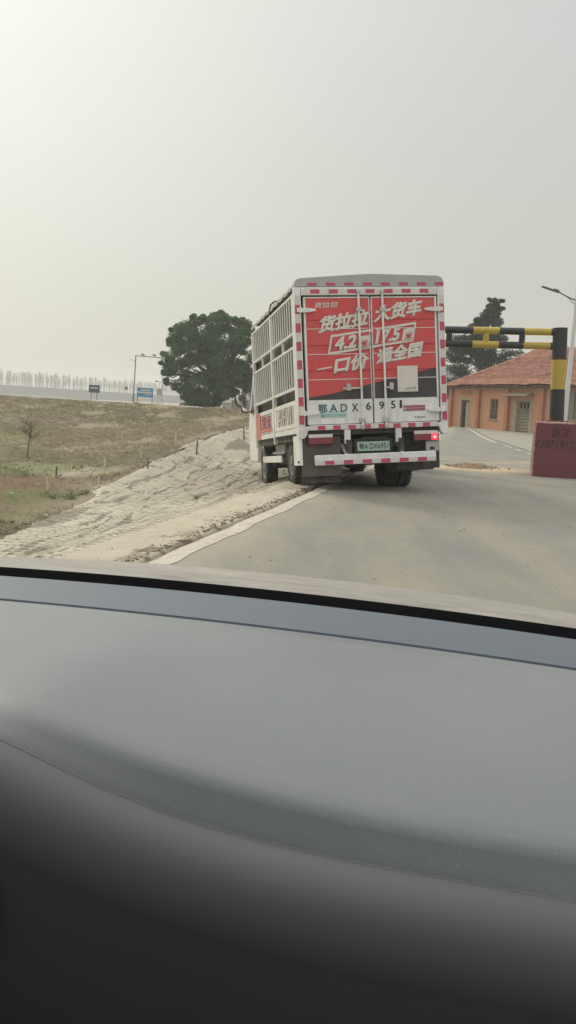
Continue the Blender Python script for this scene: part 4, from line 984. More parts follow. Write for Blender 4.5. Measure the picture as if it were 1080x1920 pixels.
for a, b, z0, z1, kind in ops:
    if kind.startswith('win'):
        mb = MB(); mb.box(a, a + .06, .06, .14, z0, z1); mb.box(b - .06, b, .06, .14, z0, z1); mb.box(a + .06, b - .06, .06, .14, z1 - .06, z1); mb.box(a + .06, b - .06, .06, .14, z0, z0 + .06); mb.box((a + b) / 2 - .025, (a + b) / 2 + .025, .07, .13, z0 + .06, z1 - .06)
        mb.box(a - .05, b + .05, -.05, .0, z0 - .08, z0)
        wf = mb.build('window', M['oldwood'], house, bevel=.006)
        MB().box(a + .06, b - .06, .15, .16, z0 + .06, z1 - .06).build('pane', M['interior'] if kind == 'win' else pmat('grey_window_glass', (.26, .27, .28), .2, dirt=.5), wf)
        mb = MB()
        for k in range(1, 6): mb.cyl((a + (b - a) * k / 6, .03, z0), (a + (b - a) * k / 6, .03, z1), .011, n=6)
        for k in range(1, 4): mb.box(a, b, .022, .038, z0 + (z1 - z0) * k / 4 - .012, z0 + (z1 - z0) * k / 4 + .012)
        mb.build('window_bars', M['oldwood'], wf)
    else:
        mb = MB(); mb.box(a, a + .09, .03, .16, z0, z1); mb.box(b - .09, b, .03, .16, z0, z1); mb.box(a + .09, b - .09, .03, .16, z1 - .09, z1)
        if kind == 'double': mb.box(a + .09, b - .09, .03, .14, z1 - .52, z1 - .45)
        df = mb.build('door', M['oldwood'] if kind == 'double' else M['darkwood'], house, bevel=.006)
        MB().box(a + .09, b - .09, .18, .20, z0, z1 - .09).build('door_backing', M['interior'], df)
        if kind == 'double':
            for x0, x1 in ((a + .10, (a + b) / 2 - .01), ((a + b) / 2 + .01, b - .10)):
                mb = MB()
                for k in range(8): z = z0 + .03 + k * (z1 - .55 - z0) / 8; mb.box(x0, x1, .09 + .012 * (k % 2), .12 + .012 * (k % 2), z, z + (z1 - .55 - z0) / 8 - .035)
                mb.box(x0, x0 + .05, .075, .09, z0 + .02, z1 - .54); mb.box(x1 - .05, x1, .075, .09, z0 + .02, z1 - .54)
                mb.build('door_leaf', M['oldwood'], df, smooth=0)
            mb = MB()
            for k in range(4): x = a + .14 + k * (b - a - .28) / 3; mb.box(x - .05, x + .05, .08, .11, z1 - .43, z1 - .11)
            mb.build('fanlight', M['oldwood'], df)
            mb = MB(); mb.box(a - .75, b + .35, -.62, -.0, z1 + .24, z1 + .33); mb.box(a - .55, b + .25, -.22, -.0, z1 + .33, z1 + .44)
            mb.build('canopy', M['oldwood'], house, bevel=.02)
            mb = MB(); mb.box(a - .42, a - .02, -.02, .0, z0, z1 + .2); mb.box(b + .02, b + .30, -.02, .0, z0, z1 + .1); mb.build('door_surround', M['plaster'], house)
        else:
            MB().box(a + .38, a + .70, .10, .13, z0 + .02, z1 - .10).build('door_leaf', M['plaster'], df)
            mb = MB(); mb.box(a - .18, a - .005, -.016, .0, z0, z1 + .14); mb.box(b + .005, b + .2, -.016, .0, z0, z1 + .12); mb.box(a + .0, b, -.016, .0, z1 + .002, z1 + .15); mb.build('door_surround', M['plaster'], house)
            mb = MB(); mb.box(a + .1, b + .1, -.12, -.0, z1 + .42, z1 + .48); mb.build('lintel', M['brick_dark'], house)
# hipped roof of overlapping tile courses, sagging and slipped in places
m, t, p = new_mat('red_clay_tiles'); w1 = noise(t, 1.0, 5, .7, lo=.35, hi=.68); w2 = noise(t, 6, 5, .8, lo=.35, hi=.7); w3 = noise(t, .35, 4, .6, lo=.5, hi=.68)
c = mixc(t, w1, (.60, .29, .20), (.52, .25, .18)); c = mixc(t, w2, c, (.26, .12, .09)); k = nd(t, 'ShaderNodeMath', operation='MULTIPLY'); t.links.new(w3, k.inputs[0]); k.inputs[1].default_value = .6; c = mixc(t, k.outputs[0], c, (.30, .19, .145))
c = mixc(t, attr(t, 'tone'), c, (.24, .105, .075)); c = mixc(t, attr(t, 'hole'), c, (.035, .022, .018))
t.links.new(c, p.inputs['Base Color']); p.inputs['Roughness'].default_value = .95; M['tiles'] = m
RZ, OV = 5.28, .42; EV = (-OV, HL + OV, -OV, HW + OV); HM = HW / 2; HI = 3.9
def roof_face(P00, P10, P01, P11, nc, nu, seed):
    """eave edge P00-P10 rising to P01-P11, nc courses"""
    P00, P10, P01, P11 = map(lambda q: np.array(q, float), (P00, P10, P01, P11)); rows = []; tone = []; g = np.random.default_rng(seed + 50)
    e = P10 - P00; nrm = np.cross(e, P01 - P00); nrm /= np.linalg.norm(nrm); nrm *= np.sign(nrm[2])
    U = np.linspace(0, 1, nu); hole = []; ln = np.linalg.norm(e)
    ln = np.linalg.norm(e)
    for c_ in range(nc + 1):
        tr = g.random(int(ln / .28) + 3); tn = np.clip(.25 + .5 * tr[(U * ln / .28 + .5 * (c_ % 2)).astype(int)] + g.normal(0, .22), 0, 1)
        for sub, off in ((.0, .17), (.12, .185), (.86, .0)) if c_ < nc else ((0, .02),):
            v = min(1, (c_ + sub) / nc); base = (P00 + (P01 - P00) * v)[None] * (1 - U)[:, None] + (P10 + (P11 - P10) * v)[None] * U[:, None]
            X_ = U * ln + .0; Yv = np.full(nu, v * 6.0)
            n1 = fbm(X_ * .55 + seed, Yv * .9, seed) - .47; n2 = fbm(X_ * 2.4 + seed, np.full(nu, c_ * 1.7), seed + 1) - .47
            sag = -.10 * math.sin(math.pi * v) * (1 + n1 * 3.2) + n2 * .12
            if c_ == 0: sag = sag + (fbm(X_ * 1.3, np.zeros(nu), seed + 4) - .5) * .16
            hl = sm(.585, .625, fbm(X_ * .9 + 31 + seed, Yv * 1.6, seed + 6)) * (sub > .05)
            rows.append(base + nrm * (off + sag - .09 * hl)[:, None]); hole.append(hl); tone.append(tn)
    A = np.array(rows); return A, np.array(hole), np.array(tone)
faces = [roof_face((-OV, -OV, EZ - .12), (HL + OV, -OV, EZ - .12), (HI, HM, RZ), (HL - HI, HM, RZ), 15, 300, 3),
         roof_face((-OV, HW + OV, EZ - .12), (-OV, -OV, EZ - .12), (HI, HM, RZ), (HI, HM, RZ), 15, 110, 13),
         roof_face((HL + OV, -OV, EZ - .12), (HL + OV, HW + OV, EZ - .12), (HL - HI, HM, RZ), (HL - HI, HM, RZ), 21, 60, 23),
         roof_face((HL + OV, HW + OV, EZ - .12), (-OV, HW + OV, EZ - .12), (HL - HI, HM, RZ), (HI, HM, RZ), 21, 60, 33)]
V = []; F = []; Hh = []; Tn = []; b = 0
for A, hl, tn in faces:
    Tn.append(tn.ravel())
    V.append(A.reshape(-1, 3)); Hh.append(hl.ravel()); F.append(grid_faces(A.shape[0], A.shape[1]) + b); b += A.shape[0] * A.shape[1]
np_mesh('roof', np.concatenate(V), np.concatenate(F), M['tiles'], dict(hole=np.concatenate(Hh), tone=np.concatenate(Tn)), smooth=False, parent=house)
mb = MB(); g = np.random.default_rng(3)
def ridge(a, b, n):
    a, b = Vector(a), Vector(b); pts = [a.lerp(b, i / n) + Vector((0, 0, .05 + g.normal(0, .015) - .07 * math.sin(math.pi * i / n))) for i in range(n + 1)]; mb.tube(pts, .10, 8)
ridge((HI, HM, RZ), (HL - HI, HM, RZ), 40); ridge((-OV, -OV, EZ - .1), (HI, HM, RZ), 22); ridge((HL + OV, -OV, EZ - .1), (HL - HI, HM, RZ), 22)
mb.build('ridge_tiles', M['tiles'], house)
mb = MB(); mb.box(.05, HL - .05, -.34, -.28, EZ - .20, EZ - .10); 
for k in range(24): mb.box(.2 + k * .8, .28 + k * .8, -.40, .1, EZ - .14, EZ - .07)
mb.build('rafter', M['darkwood'], house)
# small pale building behind it
wb = empty('pale_building', (11.6, 76, 0)); tag(wb, 'pale flat topped building far behind the truck and the brick house', 'building')
M['pale_wall'] = pmat('pale_wall', (.78, .78, .75), .9, dirt=.4)
MB().box(-3.0, 1.9, -.02, 4, 0, 4.85).build('wall', M['pale_wall'], wb, bevel=.02)
mb = MB(); mb.box(-3.1, 2.0, -.12, 4.1, 4.85, 5.0); mb.build('roof_slab', M['pale_concrete'], wb)
mb = MB(); mb.box(.2, 1.4, -.03, -.02, 2.2, 3.6); mb.build('window', M['glass'], wb)

# ------------------------------------------------------------------ trees
def thin(t, p, c, f):
    """let light through thin leaves and blades"""
    tr = nd(t, 'ShaderNodeBsdfTranslucent'); t.links.new(c, tr.inputs['Color']); mx = nd(t, 'ShaderNodeMixShader'); mx.inputs[0].default_value = f
    t.links.new(p.outputs[0], mx.inputs[1]); t.links.new(tr.outputs[0], mx.inputs[2]); t.links.new(mx.outputs[0], t.nodes['Material Output'].inputs['Surface'])
def leaf_mat(name, c1, c2, c3):
    m, t, p = new_mat(name); a = attr(t, 'shade'); c = mixc(t, a, c1, c2); w = noise(t, .7, 3, .6, lo=.4, hi=.65); c = mixc(t, w, c, c3); t.links.new(c, p.inputs['Base Color'])
    p.inputs['Roughness'].default_value = .6; p.inputs['Specular IOR Level'].default_value = .15; thin(t, p, c, .35); return m
M['leaf_broad'] = leaf_mat('broad_leaves', (.024, .080, .024), (.105, .200, .060), (.048, .120, .038))
M['leaf_conifer'] = leaf_mat('conifer_needles', (.014, .034, .022), (.032, .06, .034), (.02, .042, .026))
M['bark'] = pmat('dark_bark', (.04, .034, .027), .95, dirt=.6, dscale=5, bmp=.6, bscale=14)
def leaves(g, centers, radii, per, size, flat=1.0):
    """leaf quads filling clump shells; returns V,F,shade"""
    C_ = np.repeat(centers, per, 0); Rr_ = np.repeat(radii, per, 0); n = len(C_)
    d = g.normal(size=(n, 3)); d /= np.linalg.norm(d, axis=1)[:, None]; r = g.random(n) ** .42
    P_ = C_ + d * r[:, None] * Rr_ * np.array([1, 1, flat])
    nrm = d * .7 + g.normal(size=(n, 3)) * .6 + np.array([0, 0, .35]); nrm /= np.linalg.norm(nrm, axis=1)[:, None]
    a = np.cross(nrm, g.normal(size=(n, 3))); a /= np.linalg.norm(a, axis=1)[:, None]; b = np.cross(nrm, a)
    s = size * g.uniform(.6, 1.35, n)[:, None]
    V = np.stack([P_ - a * s * .9, P_ - b * s * .42, P_ + a * s * .9, P_ + b * s * .42], 1).reshape(-1, 3)
    F = np.arange(n * 4).reshape(-1, 4); sh = np.repeat(np.clip(g.normal(.45, .28, n) + np.repeat(g.normal(0, .34, len(centers)), per), 0, 1), 4)
    return V, F, sh
# broad evergreen on the levee
tx, ty = -5.9, 70.5; tz = .36
tree = empty('broadleaf_tree', (tx, ty, tz)); tag(tree, 'big round dark green broadleaf tree on the levee beside the truck', 'tree')
g = np.random.default_rng(21)
outline = np.array([(-4.35, 2.75), (-4.3, 4.5), (-3.6, 6.15), (-2.5, 7.05), (-1.45, 7.35), (0, 7.65), (1.2, 7.45), (2.2, 7.15), (3.0, 6.2), (3.5, 4.6), (3.2, 3.0), (2.4, 1.9), (1.6, 1.35), (.6, .75), (-.5, .15), (-1.2, .05), (-2.2, .25), (-3.1, 1.3), (-3.9, 1.9)])
def inside(x, z):
    k = False; n = len(outline); j = n - 1
    for i in range(n):
        xi, zi = outline[i]; xj, zj = outline[j]
        if (zi > z) != (zj > z) and x < (xj - xi) * (z - zi) / (zj - zi) + xi: k = not k
        j = i
    return k
def edge_d(x, z):
    q = 9
    for i in range(len(outline)):
        a = outline[i]; b = outline[(i + 1) % len(outline)]; ab = b - a; t_ = np.clip(((x - a[0]) * ab[0] + (z - a[1]) * ab[1]) / (ab @ ab), 0, 1); q = min(q, np.hypot(x - a[0] - ab[0] * t_, z - a[1] - ab[1] * t_))
    return q
cs, rs = [], []
while len(cs) < 225:
    x, z = g.uniform(-4.5, 3.7), g.uniform(0, 7.8)
    if not inside(x, z): continue
    e = edge_d(x, z)
    if e < .26: continue
    dep = math.sqrt(max(.05, min(e, 3.4) * 2.6)); y = g.uniform(-1, 1) * dep
    r = g.uniform(.36, .85) * min(1, .45 + e * .7)
    cs.append((x, y, z)); rs.append(r)
cs = np.array(cs); rs = np.array(rs)
for q in range(16): cs = np.vstack([cs, (g.uniform(-2.2, -.7), g.uniform(-1.6, -.3), g.uniform(.35, 1.6))]); rs = np.append(rs, g.uniform(.4, .65))
while len(cs) < 330:
    x, z = g.uniform(-4.6, 3.8), g.uniform(.2, 7.9)
    if inside(x, z) and edge_d(x, z) < .45: cs = np.vstack([cs, (x, g.uniform(-.8, .8), z)]); rs = np.append(rs, g.uniform(.14, .30))
V, F, sh = leaves(g, cs, rs[:, None] * np.ones(3), 330, .092, .74)
np_mesh('crown', V, F, M['leaf_broad'], dict(shade=sh), smooth=False, parent=tree)
mb = MB(); mb.tube([(0, 0, -.3), (-.05, 0, .6), (.0, .05, 1.5), (.1, 0, 2.6)], [.34, .26, .24, .2], 10)
for i in range(0, len(cs), 7):
    c = cs[i]; mb.tube([(.05, 0, 1.2 + .35 * g.random()), (c[0] * .4, c[1] * .4, 1.6 + c[2] * .35), tuple(c)], [.11, .075, .025], 6)
mb.build('trunk', M['bark'], tree)
# conifer behind the house: ragged leaning top
px_, py_ = 14.6, 72.0; con = empty('conifer_tree', (px_, py_, .2)); tag(con, 'ragged dark conifer with a leaning top behind the tiled roof', 'tree')
g = np.random.default_rng(33); cs, rs = [], []
def lay(n, xa, xb, za, zb, r0_, r1_, yd=1.2):
    for _ in range(n): cs.append((g.uniform(xa, xb), g.uniform(-yd, yd), g.uniform(za, zb))); rs.append(g.uniform(r0_, r1_))
lay(40, -2.5, 2.3, 3.2, 6.4, .45, .8, 1.8); lay(36, -2.3, 1.9, 5.0, 6.9, .4, .65, 1.6); lay(30, -1.0, 1.0, 6.4, 8.3, .32, .5, .9)
lay(5, -1.0, .3, 7.7, 8.3, .25, .4, .5); lay(4, .7, 2.05, 7.55, 7.85, .16, .26, .3); lay(18, .0, 1.1, 7.9, 9.2, .26, .42, .5); lay(12, .35, 1.3, 8.9, 9.75, .22, .36, .35); lay(3, .2, .6, 9.5, 9.95, .12, .2, .2); lay(12, -2.4, 1.8, 1.5, 4.5, .5, .8, 1.8)
cs = np.array(cs); rs = np.array(rs); V, F, sh = leaves(g, cs, rs[:, None] * np.ones(3), 260, .10, .62)
np_mesh('crown', V, F, M['leaf_conifer'], dict(shade=sh), smooth=False, parent=con)
mb = MB(); mb.tube([(-.2, 0, -.4), (-.1, 0, 3), (.1, 0, 6.2), (.45, 0, 8.4), (.62, 0, 9.6)], [.24, .2, .13, .08, .03], 8)
for i in range(0, len(cs), 4): c = cs[i]; mb.tube([(.05, 0, c[2] - .5), tuple(c)], [.05, .02], 5)
mb.build('trunk', M['bark'], con)
sh_ = empty('bush', (19.2, 80, .2)); tag(sh_, 'dark tree top showing over the hip of the tiled roof, right of the conifer', 'tree')
g = np.random.default_rng(37); cs = np.array([(g.uniform(-.8, .8), g.uniform(-.6, .6), g.uniform(3.5, 6.3)) for _ in range(16)]); V, F, sh = leaves(g, cs, np.full((16, 1), .5) * np.ones(3), 200, .1, .8)
np_mesh('crown', V, F, M['leaf_conifer'], dict(shade=sh), smooth=False, parent=sh_); MB().tube([(0, 0, -.3), (0, 0, 5)], [.14, .06], 7).build('trunk', M['bark'], sh_)
sh_.name = 'round_tree'

# bare poplars on the far bank, one tree each
M['pale_bark'] = pmat('pale_bare_wood', (.42, .40, .36), .9, dirt=.4, dscale=.5)
protos = []
for k in range(5):
    g = np.random.default_rng(200 + k); mb = MB(); h = g.uniform(7, 8.6); mb.tube([(0, 0, -.5), (g.normal(0, .1), 0, h * .5), (g.normal(0, .2), 0, h)], [.20, .15, .05], 4)
    for i in range(44):
        z = h * g.uniform(.28, .97); a = g.uniform(0, 6.28); l = g.uniform(.7, 1.7) * (1.15 - z / h * .6); mb.tube([(0, 0, z), (math.cos(a) * l * .5, math.sin(a) * l * .5, z + l * .65), (math.cos(a) * l * .75, math.sin(a) * l * .75, z + l * 1.3)], [.07, .05, .03], 3)
    me = mb.build('tmp', M['pale_bark'], smooth=0); protos.append(me.data); bpy.data.objects.remove(me)
g = np.random.default_rng(77); x = -212.0; 
while x < -62:
    zt_ = float(np.interp(x, [-520, -204, -160, -87, -43, 100, 330], [7.2, 5.6, 4.85, 3.2, 2.9, 2.6, 2.5]))
    o = bpy.data.objects.new('bare_poplar', protos[g.integers(5)]); COL.objects.link(o)
    o.location = (x, 502 + g.uniform(-1, 7), zt_ - .2); o.rotation_euler = (0, 0, g.uniform(0, 6.28)); s = g.uniform(.72, 1.08) * float(np.interp(x, [-212, -120, -62], [1.0, .95, .78])); o.scale = (s * 1.15, s * 1.15, s)
    tag(o, 'pale bare poplar in the hazy row along the far bank', 'tree', 'bare poplars along the far bank')
    x += g.uniform(.38, .85)

g = np.random.default_rng(78); n_ = 420; xs = g.uniform(-212, -55, n_); zt_ = np.interp(xs, [-520, -204, -160, -87, -43, 100, 330], [7.2, 5.6, 4.85, 3.2, 2.9, 2.6, 2.5])
cs = np.stack([xs, 505 + g.uniform(-2, 4, n_), zt_ + g.uniform(.2, 3.2, n_)], 1); V, F, sh = leaves(g, cs, g.uniform(.6, 1.5, n_)[:, None] * np.ones(3), 22, .16, .9)
tag(np_mesh('far_scrub', V, F, M['pale_bark'], dict(shade=sh), smooth=False), kind='stuff')
# ------------------------------------------------------------------ street lamp by the house
M['lamp_white'] = pmat('white_lamp_paint', (.62, .62, .62), .45, dirt=.3, dscale=2)
M['lamp_grey'] = pmat('dark_grey_lamp', (.09, .095, .095), .5, dirt=.3)
lmp = empty('street_lamp', (11.93, 40, 0)); tag(lmp, 'tall white street lamp post with a dark arm reaching left, beside the gantry post', 'street lamp')
mb = MB(); mb.tube([(.0, 0, -.2), (.0, 0, .9), (.10, 0, 5.5), (.135, 0, 6.9)], [.125, .115, .085, .075], 16); mb.lathe((0, 0, 0), (0, 0, 1), [(0, .2), (.04, .2), (.05, .13)], 16)
mb.build('post', M['lamp_white'], lmp)
mb = MB(); mb.tube([(.13, 0, 6.20), (-.27, 0, 6.34), (-.67, 0, 6.53)], [.035, .03, .028], 8); mb.tube([(.12, 0, 5.98), (-.27, 0, 6.32)], .016, 6); mb.build('arm', M['lamp_grey'], lmp)
mb = MB(); mb.obox((-1.04, 0, 6.63), (.80, .26, .055), Matrix.Rotation(.28, 3, 'Y')); mb.obox((-.80, 0, 6.60), (.24, .16, .10), Matrix.Rotation(.28, 3, 'Y')); mb.build('lamp_head', M['lamp_grey'], lmp, bevel=.02)

# ------------------------------------------------------------------ things on the levee
M['sign_blue'] = pmat('sign_blue', (.02, .25, .50), .5, dirt=.3)
M['sign_teal'] = pmat('sign_dark_teal', (.035, .075, .10), .5, dirt=.3)
M['pole_grey'] = pmat('grey_pole_paint', (.12, .12, .11), .6, dirt=.3)
LY = 86.5
cg = empty('camera_gantry', (-14.0, LY, 0)); tag(cg, 'thin steel goalpost gantry with two traffic cameras standing on the levee road', 'camera gantry')
k = LY / 88
mb = MB(); mb.tube([(-1.10, 0, .4), (-.97, 0, 5.12)], .05, 8); mb.box(-1.17, -1.05, -.06, .06, .4, 1.35); mb.build('post', M['pole_grey'], cg)
mb = MB(); mb.tube([(1.58, 0, .4), (1.62, 0, 5.05)], [.075, .06], 8); mb.build('post', M['lamp_white'], cg)
mb = MB(); mb.bar((-1.0, 0, 5.12), (1.65, 0, 5.03), .07); mb.build('cross_beam', M['pole_grey'], cg)
for x in (-.28, .80):
    mb = MB(); mb.box(x - .03, x + .03, -.03, .03, 5.05, 5.2); mb.obox((x - .02, -.05, 5.25), (.34, .2, .12), Matrix.Rotation(.2, 3, 'Y')); mb.build('camera', M['pole_grey'], cg, bevel=.01)
mb = MB(); mb.tube([(-1.0, 0, 4.6), (-1.25, 0, 4.68), (-1.5, 0, 4.78)], .03, 6); mb.build('lamp_arm', M['canopy'], cg)
mb = MB(); mb.tube([(1.6, 0, 2.75), (1.1, 0, 2.8)], .02, 6); mb.obox((1.05, 0, 2.82), (.26, .12, .1)); mb.build('side_camera', M['pole_grey'], cg)
bx = empty('roadside_box', (-12.62, LY - .25, .45)); tag(bx, 'small grey equipment box on splayed legs beside the right post of the camera gantry', 'equipment box')
mb = MB(); mb.box(-.22, .22, -.12, .12, 1.1, 1.6); mb.box(-.26, .26, -.15, .15, 1.6, 1.66); mb.build('cabinet', M['canopy'], bx, bevel=.01)
for a, b in ((-.3, -.1), (-.12, .1)): MB().tube([(a, 0, 0), (b, 0, 1.1)], .03, 6).build('leg', M['lamp_white'], bx)
def sign(name, label, x, y, z0, zb, zt2, w, mat, lines=None, posts=(-.26, .26), tilt=0):
    s = empty(name, (x, y, z0)); tag(s, label, 'road sign'); s.rotation_euler = (0, tilt, 0)
    pn = MB().box(-w / 2, w / 2, -.03, .02, zb, zt2).build('sign_panel', mat, s, bevel=.01)
    for q in posts: MB().cyl((q, .05, -.2), (q, .05, zt2 - .05), .032, n=8).build('post', M['pole_grey'], s)
    if lines:
        for i, (f0, f1, zc, hh) in enumerate(lines):
            MB().box(-w / 2 + f0 * w, -w / 2 + f1 * w, -.036, -.0305, zc - hh / 2, zc + hh / 2).build('lettering', M['letter'], pn)
    return s
s1 = sign('road_sign', 'small dark teal road sign on two posts, leftmost on the levee', -18.75, LY - .5, .72, .78, 1.50, 1.03, M['sign_teal'], [(.15, .85, 1.22, .10)], (-.28, .26))
s1.rotation_euler = (0, .03, 0)
s2 = sign('road_sign', 'larger bright blue road sign with white lettering between the camera gantry posts', -14.08, LY + .2, .50, .80, 1.66, 1.52, M['sign_blue'], [(.22, .82, 1.44, .13), (.06, .92, 1.22, .14), (.5, .9, 1.02, .07)], (-.7, .7), .03)
rs_ = empty('round_sign', (-15.8, LY, .7)); tag(rs_, 'small round traffic sign seen between the two blue signs', 'road sign')
MB().cyl((0, -.02, 1.35), (0, .02, 1.35), .17, n=24).build('sign_panel', M['canopy'], rs_); MB().cyl((0, -.03, 1.35), (0, -.021, 1.35), .11, n=24).build('sign_face', M['pole_grey'], rs_)
for q in (-.2, .04): MB().cyl((q, .05, -.2), (q, .05, 1.2), .022, n=6).build('post', M['lamp_white'], rs_)
# brown arched hump beyond the crest, seen at the edge of the tree
mb = MB(); n = 22; prof = [(-.62 * math.cos(math.pi * i / n), .36 * math.sin(math.pi * i / n)) for i in range(n + 1)]
mb.prism(prof[::-1], -.25, .5); o = mb.build('arched_culvert', M['soil'], bevel=.03); o.location = (-10.3, 87.5, .60); tag(o, 'small brown arched hump beyond the levee crest, left of the big tree', 'culvert')
# white wall, stump and posts under the tree
wl2 = empty('low_wall', (-5.35, 75.5, .4)); tag(wl2, 'low white walled shed end with a coping just right of the big tree trunk', 'shed')
MB().box(-.45, .35, -.1, 1.2, -.2, .62).build('wall', M['pale_wall'], wl2, bevel=.02); MB().box(-.50, .40, -.16, 1.26, .62, .72).build('coping', M['pale_concrete'], wl2, bevel=.02)
mb = MB(); mb.cyl((0, 0, -.1), (.0, 0, .28), .13, .12, n=12); mb.box(-.22, .22, -.18, .18, .28, .40); o = mb.build('stone_stool', M['bark'], bevel=.03); o.location = (-5.32, 69.6, .36); tag(o, 'dark stone stool by the foot of the big tree', 'stool')
M['white_post'] = pmat('grey_white_post', (.50, .48, .46), .9, dirt=.6, dscale=3)
for i, (x, h, w) in enumerate(((-4.80, .95, .13), (-4.53, .9, .13), (-4.25, .85, .17), (-3.55, .98, .16), (-3.18, 1.05, .16), (-2.85, .95, .15))):
    mb = MB(); mb.tube([(0, 0, -.3), (.01, 0, h * .5), (0, 0, h)], [w * 1.1, w, w * .92], 10); o = mb.build('boundary_post', M['white_post'], bevel=.01); o.location = (x, 73.5, .42)
    tag(o, 'stubby whitewashed post in the short row between the big tree and the truck', 'post', 'whitewashed posts by the tree')
mb = MB(); mb.tube([(0, 0, -.2), (0, 0, 2.0)], .03, 6); o = mb.build('thin_pole', M['white_post']); o.location = (-4.55, 72.5, .4); tag(o, 'thin pale pole against the dark foliage right of the tree trunk', 'pole')
dk = empty('dark_bush', (-3.2, 76.5, .4)); tag(dk, 'dark purple brown bush behind the whitewashed posts beside the truck cab', 'bush')
g = np.random.default_rng(47); cs = np.array([(g.uniform(-1.2, 1.0), g.uniform(-.5, .5), g.uniform(.6, 2.9)) for _ in range(26)]); V, F, sh = leaves(g, cs, np.full((26, 1), .5) * np.ones(3), 170, .1, .8)
np_mesh('crown', V, F, leaf_mat('brown_leaves', (.045, .035, .032), (.075, .058, .05), (.05, .045, .038)), dict(shade=sh), smooth=False, parent=dk)

# stakes at the edge of the mud
M['stake'] = pmat('weathered_stake', (.62, .58, .48), .9, dirt=.7, dirtc=(.16, .13, .09), dscale=9)
M['stake_dark'] = pmat('dark_stake', (.17, .145, .115), .9, dirt=.6, dscale=9)
SK = [(-1.91, 21.03, .36, 0, 'pale wooden stake, farthest up the edge of the mud before the truck cab'), (-2.46, 19.44, .34, 0, 'pale wooden stake where the muddy edge meets the grass, second along from the truck'),
      (-2.98, 18.08, .32, 0, 'thin pale stake in the dry grass where the tracked mud narrows'), (-1.97, 18.98, .34, 1, 'brown stake standing out in the tyre tracked mud, middle one'),
      (-1.13, 21.96, .39, 1, 'brown stake in the tracked mud nearest the truck cab'), (-2.64, 16.85, .20, 1, 'short dark stake at the left end of the tread prints'),
      (-3.44, 16.84, .23, 0, 'short pale stake among green weeds at the mud edge'), (-3.99, 15.44, .19, 1, 'dark short stake standing in the pale sandy patch'),
      (-3.67, 13.74, .23, 0, 'short pale stake nearest the car beside the green weed'), (-3.18, 15.07, .12, 0, 'stub of a pale stake on the corner of the mud')]
for x, y, h, d, lab in SK:
    g = np.random.default_rng(int(y * 10)); a, b = g.normal(0, .02, 2); w = .018
    mb = MB(); mb.tube([(0, 0, -.25), (a * .5, b * .5, h * .5), (a, b, h)], [w, w * .95, w * .85], 7); mb.cyl((a, b, h - .004), (a * 1.02, b, h + .015), w * .85, w * .3, n=7)
    o = mb.build('wooden_stake', M['stake_dark' if d else 'stake']); o.location = (x, y, zat(x, y)); tag(o, lab, 'stake', 'stakes along the mud edge')
# loose cord strung low along the first stakes
mb = MB(); pts = []
for i in range(40):
    s = 9.4 + i * .21; u = bound(s) + .06; x, y = xy(s, u); pts.append((float(x), float(y), zat(x, y) + .03 + .006 * math.sin(i)))
o = mb.tube(pts, .013, 6).build('edge_rail', M['stake_dark']); tag(o, 'dark low rail running along the edge between tracked mud and dry grass', 'rail')

# bare sapling
M['twig'] = pmat('brown_twig', (.13, .105, .07), .9, dirt=.5)
sp = empty('sapling', (-5.18, 17.99, zat(-5.18, 17.99))); tag(sp, 'thin nearly bare sapling in the grass on the left', 'tree')
g = np.random.default_rng(55); mb = MB(); mb.tube([(-.06, 0, -.1), (-.02, 0, .35), (.03, 0, .6), (.05, 0, .85)], [.018, .014, .01, .005], 6); tips = []
for i in range(26):
    z = g.uniform(.38, .85); a = g.uniform(0, 6.28); l = g.uniform(.1, .3); e = (math.cos(a) * l + .03, math.sin(a) * l, z + l * .8); tips.append(e); mb.tube([(.02, 0, z), tuple((np.array((.02, 0, z)) + np.array(e)) / 2 + g.normal(0, .015, 3)), e], [.006, .005, .003], 4)
mb.build('trunk', M['twig'], sp); sp.scale = (.85, .85, .8)
cs = np.array(tips); V, F, sh = leaves(g, cs, np.full((len(cs), 1), .09) * np.ones(3), 9, .022)
np_mesh('crown', V, F, leaf_mat('sparse_leaves', (.10, .09, .05), (.15, .13, .07), (.12, .10, .06)), dict(shade=sh), smooth=False, parent=sp)

# ------------------------------------------------------------------ weeds, litter
M['weed'] = leaf_mat('weed_leaves', (.13, .165, .07), (.27, .30, .15), (.20, .235, .11))
def weed(x, y, n, h, spread, label, seed):
    g = np.random.default_rng(seed); k = max(8, n // 8); rr_ = spread * np.sqrt(g.random(k)); aa = g.uniform(0, 6.28, k)
    cs = np.stack([np.cos(aa) * rr_, np.sin(aa) * rr_, h * .35 * g.uniform(.1, 1.4, k) * (1 - .6 * rr_ / spread)], 1)
    V, F, sh = leaves(g, cs, (g.uniform(.25, .7, k) * h)[:, None] * np.ones(3), 26, .022, .8); V[:, 2] = np.maximum(V[:, 2], .0)
    o = np_mesh('weed', V, F, M['weed'], dict(shade=sh), smooth=False); o.location = (x, y, zat(x, y) - .02); tag(o, label, 'weed', 'weeds in the rough grass')
weed(-3.48, 13.6, 150, .17, .30, 'bushy green weed beside the short pale stake', 1)
weed(-4.8, 15.6, 190, .19, .75, 'wide green weed clump at the left edge of the grass', 2)
weed(-3.45, 10.8, 150, .11, .45, 'low green weeds at the bottom left beside the mud', 3)
weed(-3.85, 17.4, 130, .13, .6, 'low green weed patch around the stakes at the mud edge', 4)
weed(-3.3, 14.1, 90, .15, .25, 'pale green weed beside the white litter', 6)
M['paper'] = pmat('white_litter', (.62, .62, .58), .8, dirt=.5, dscale=20)
g = np.random.default_rng(66)
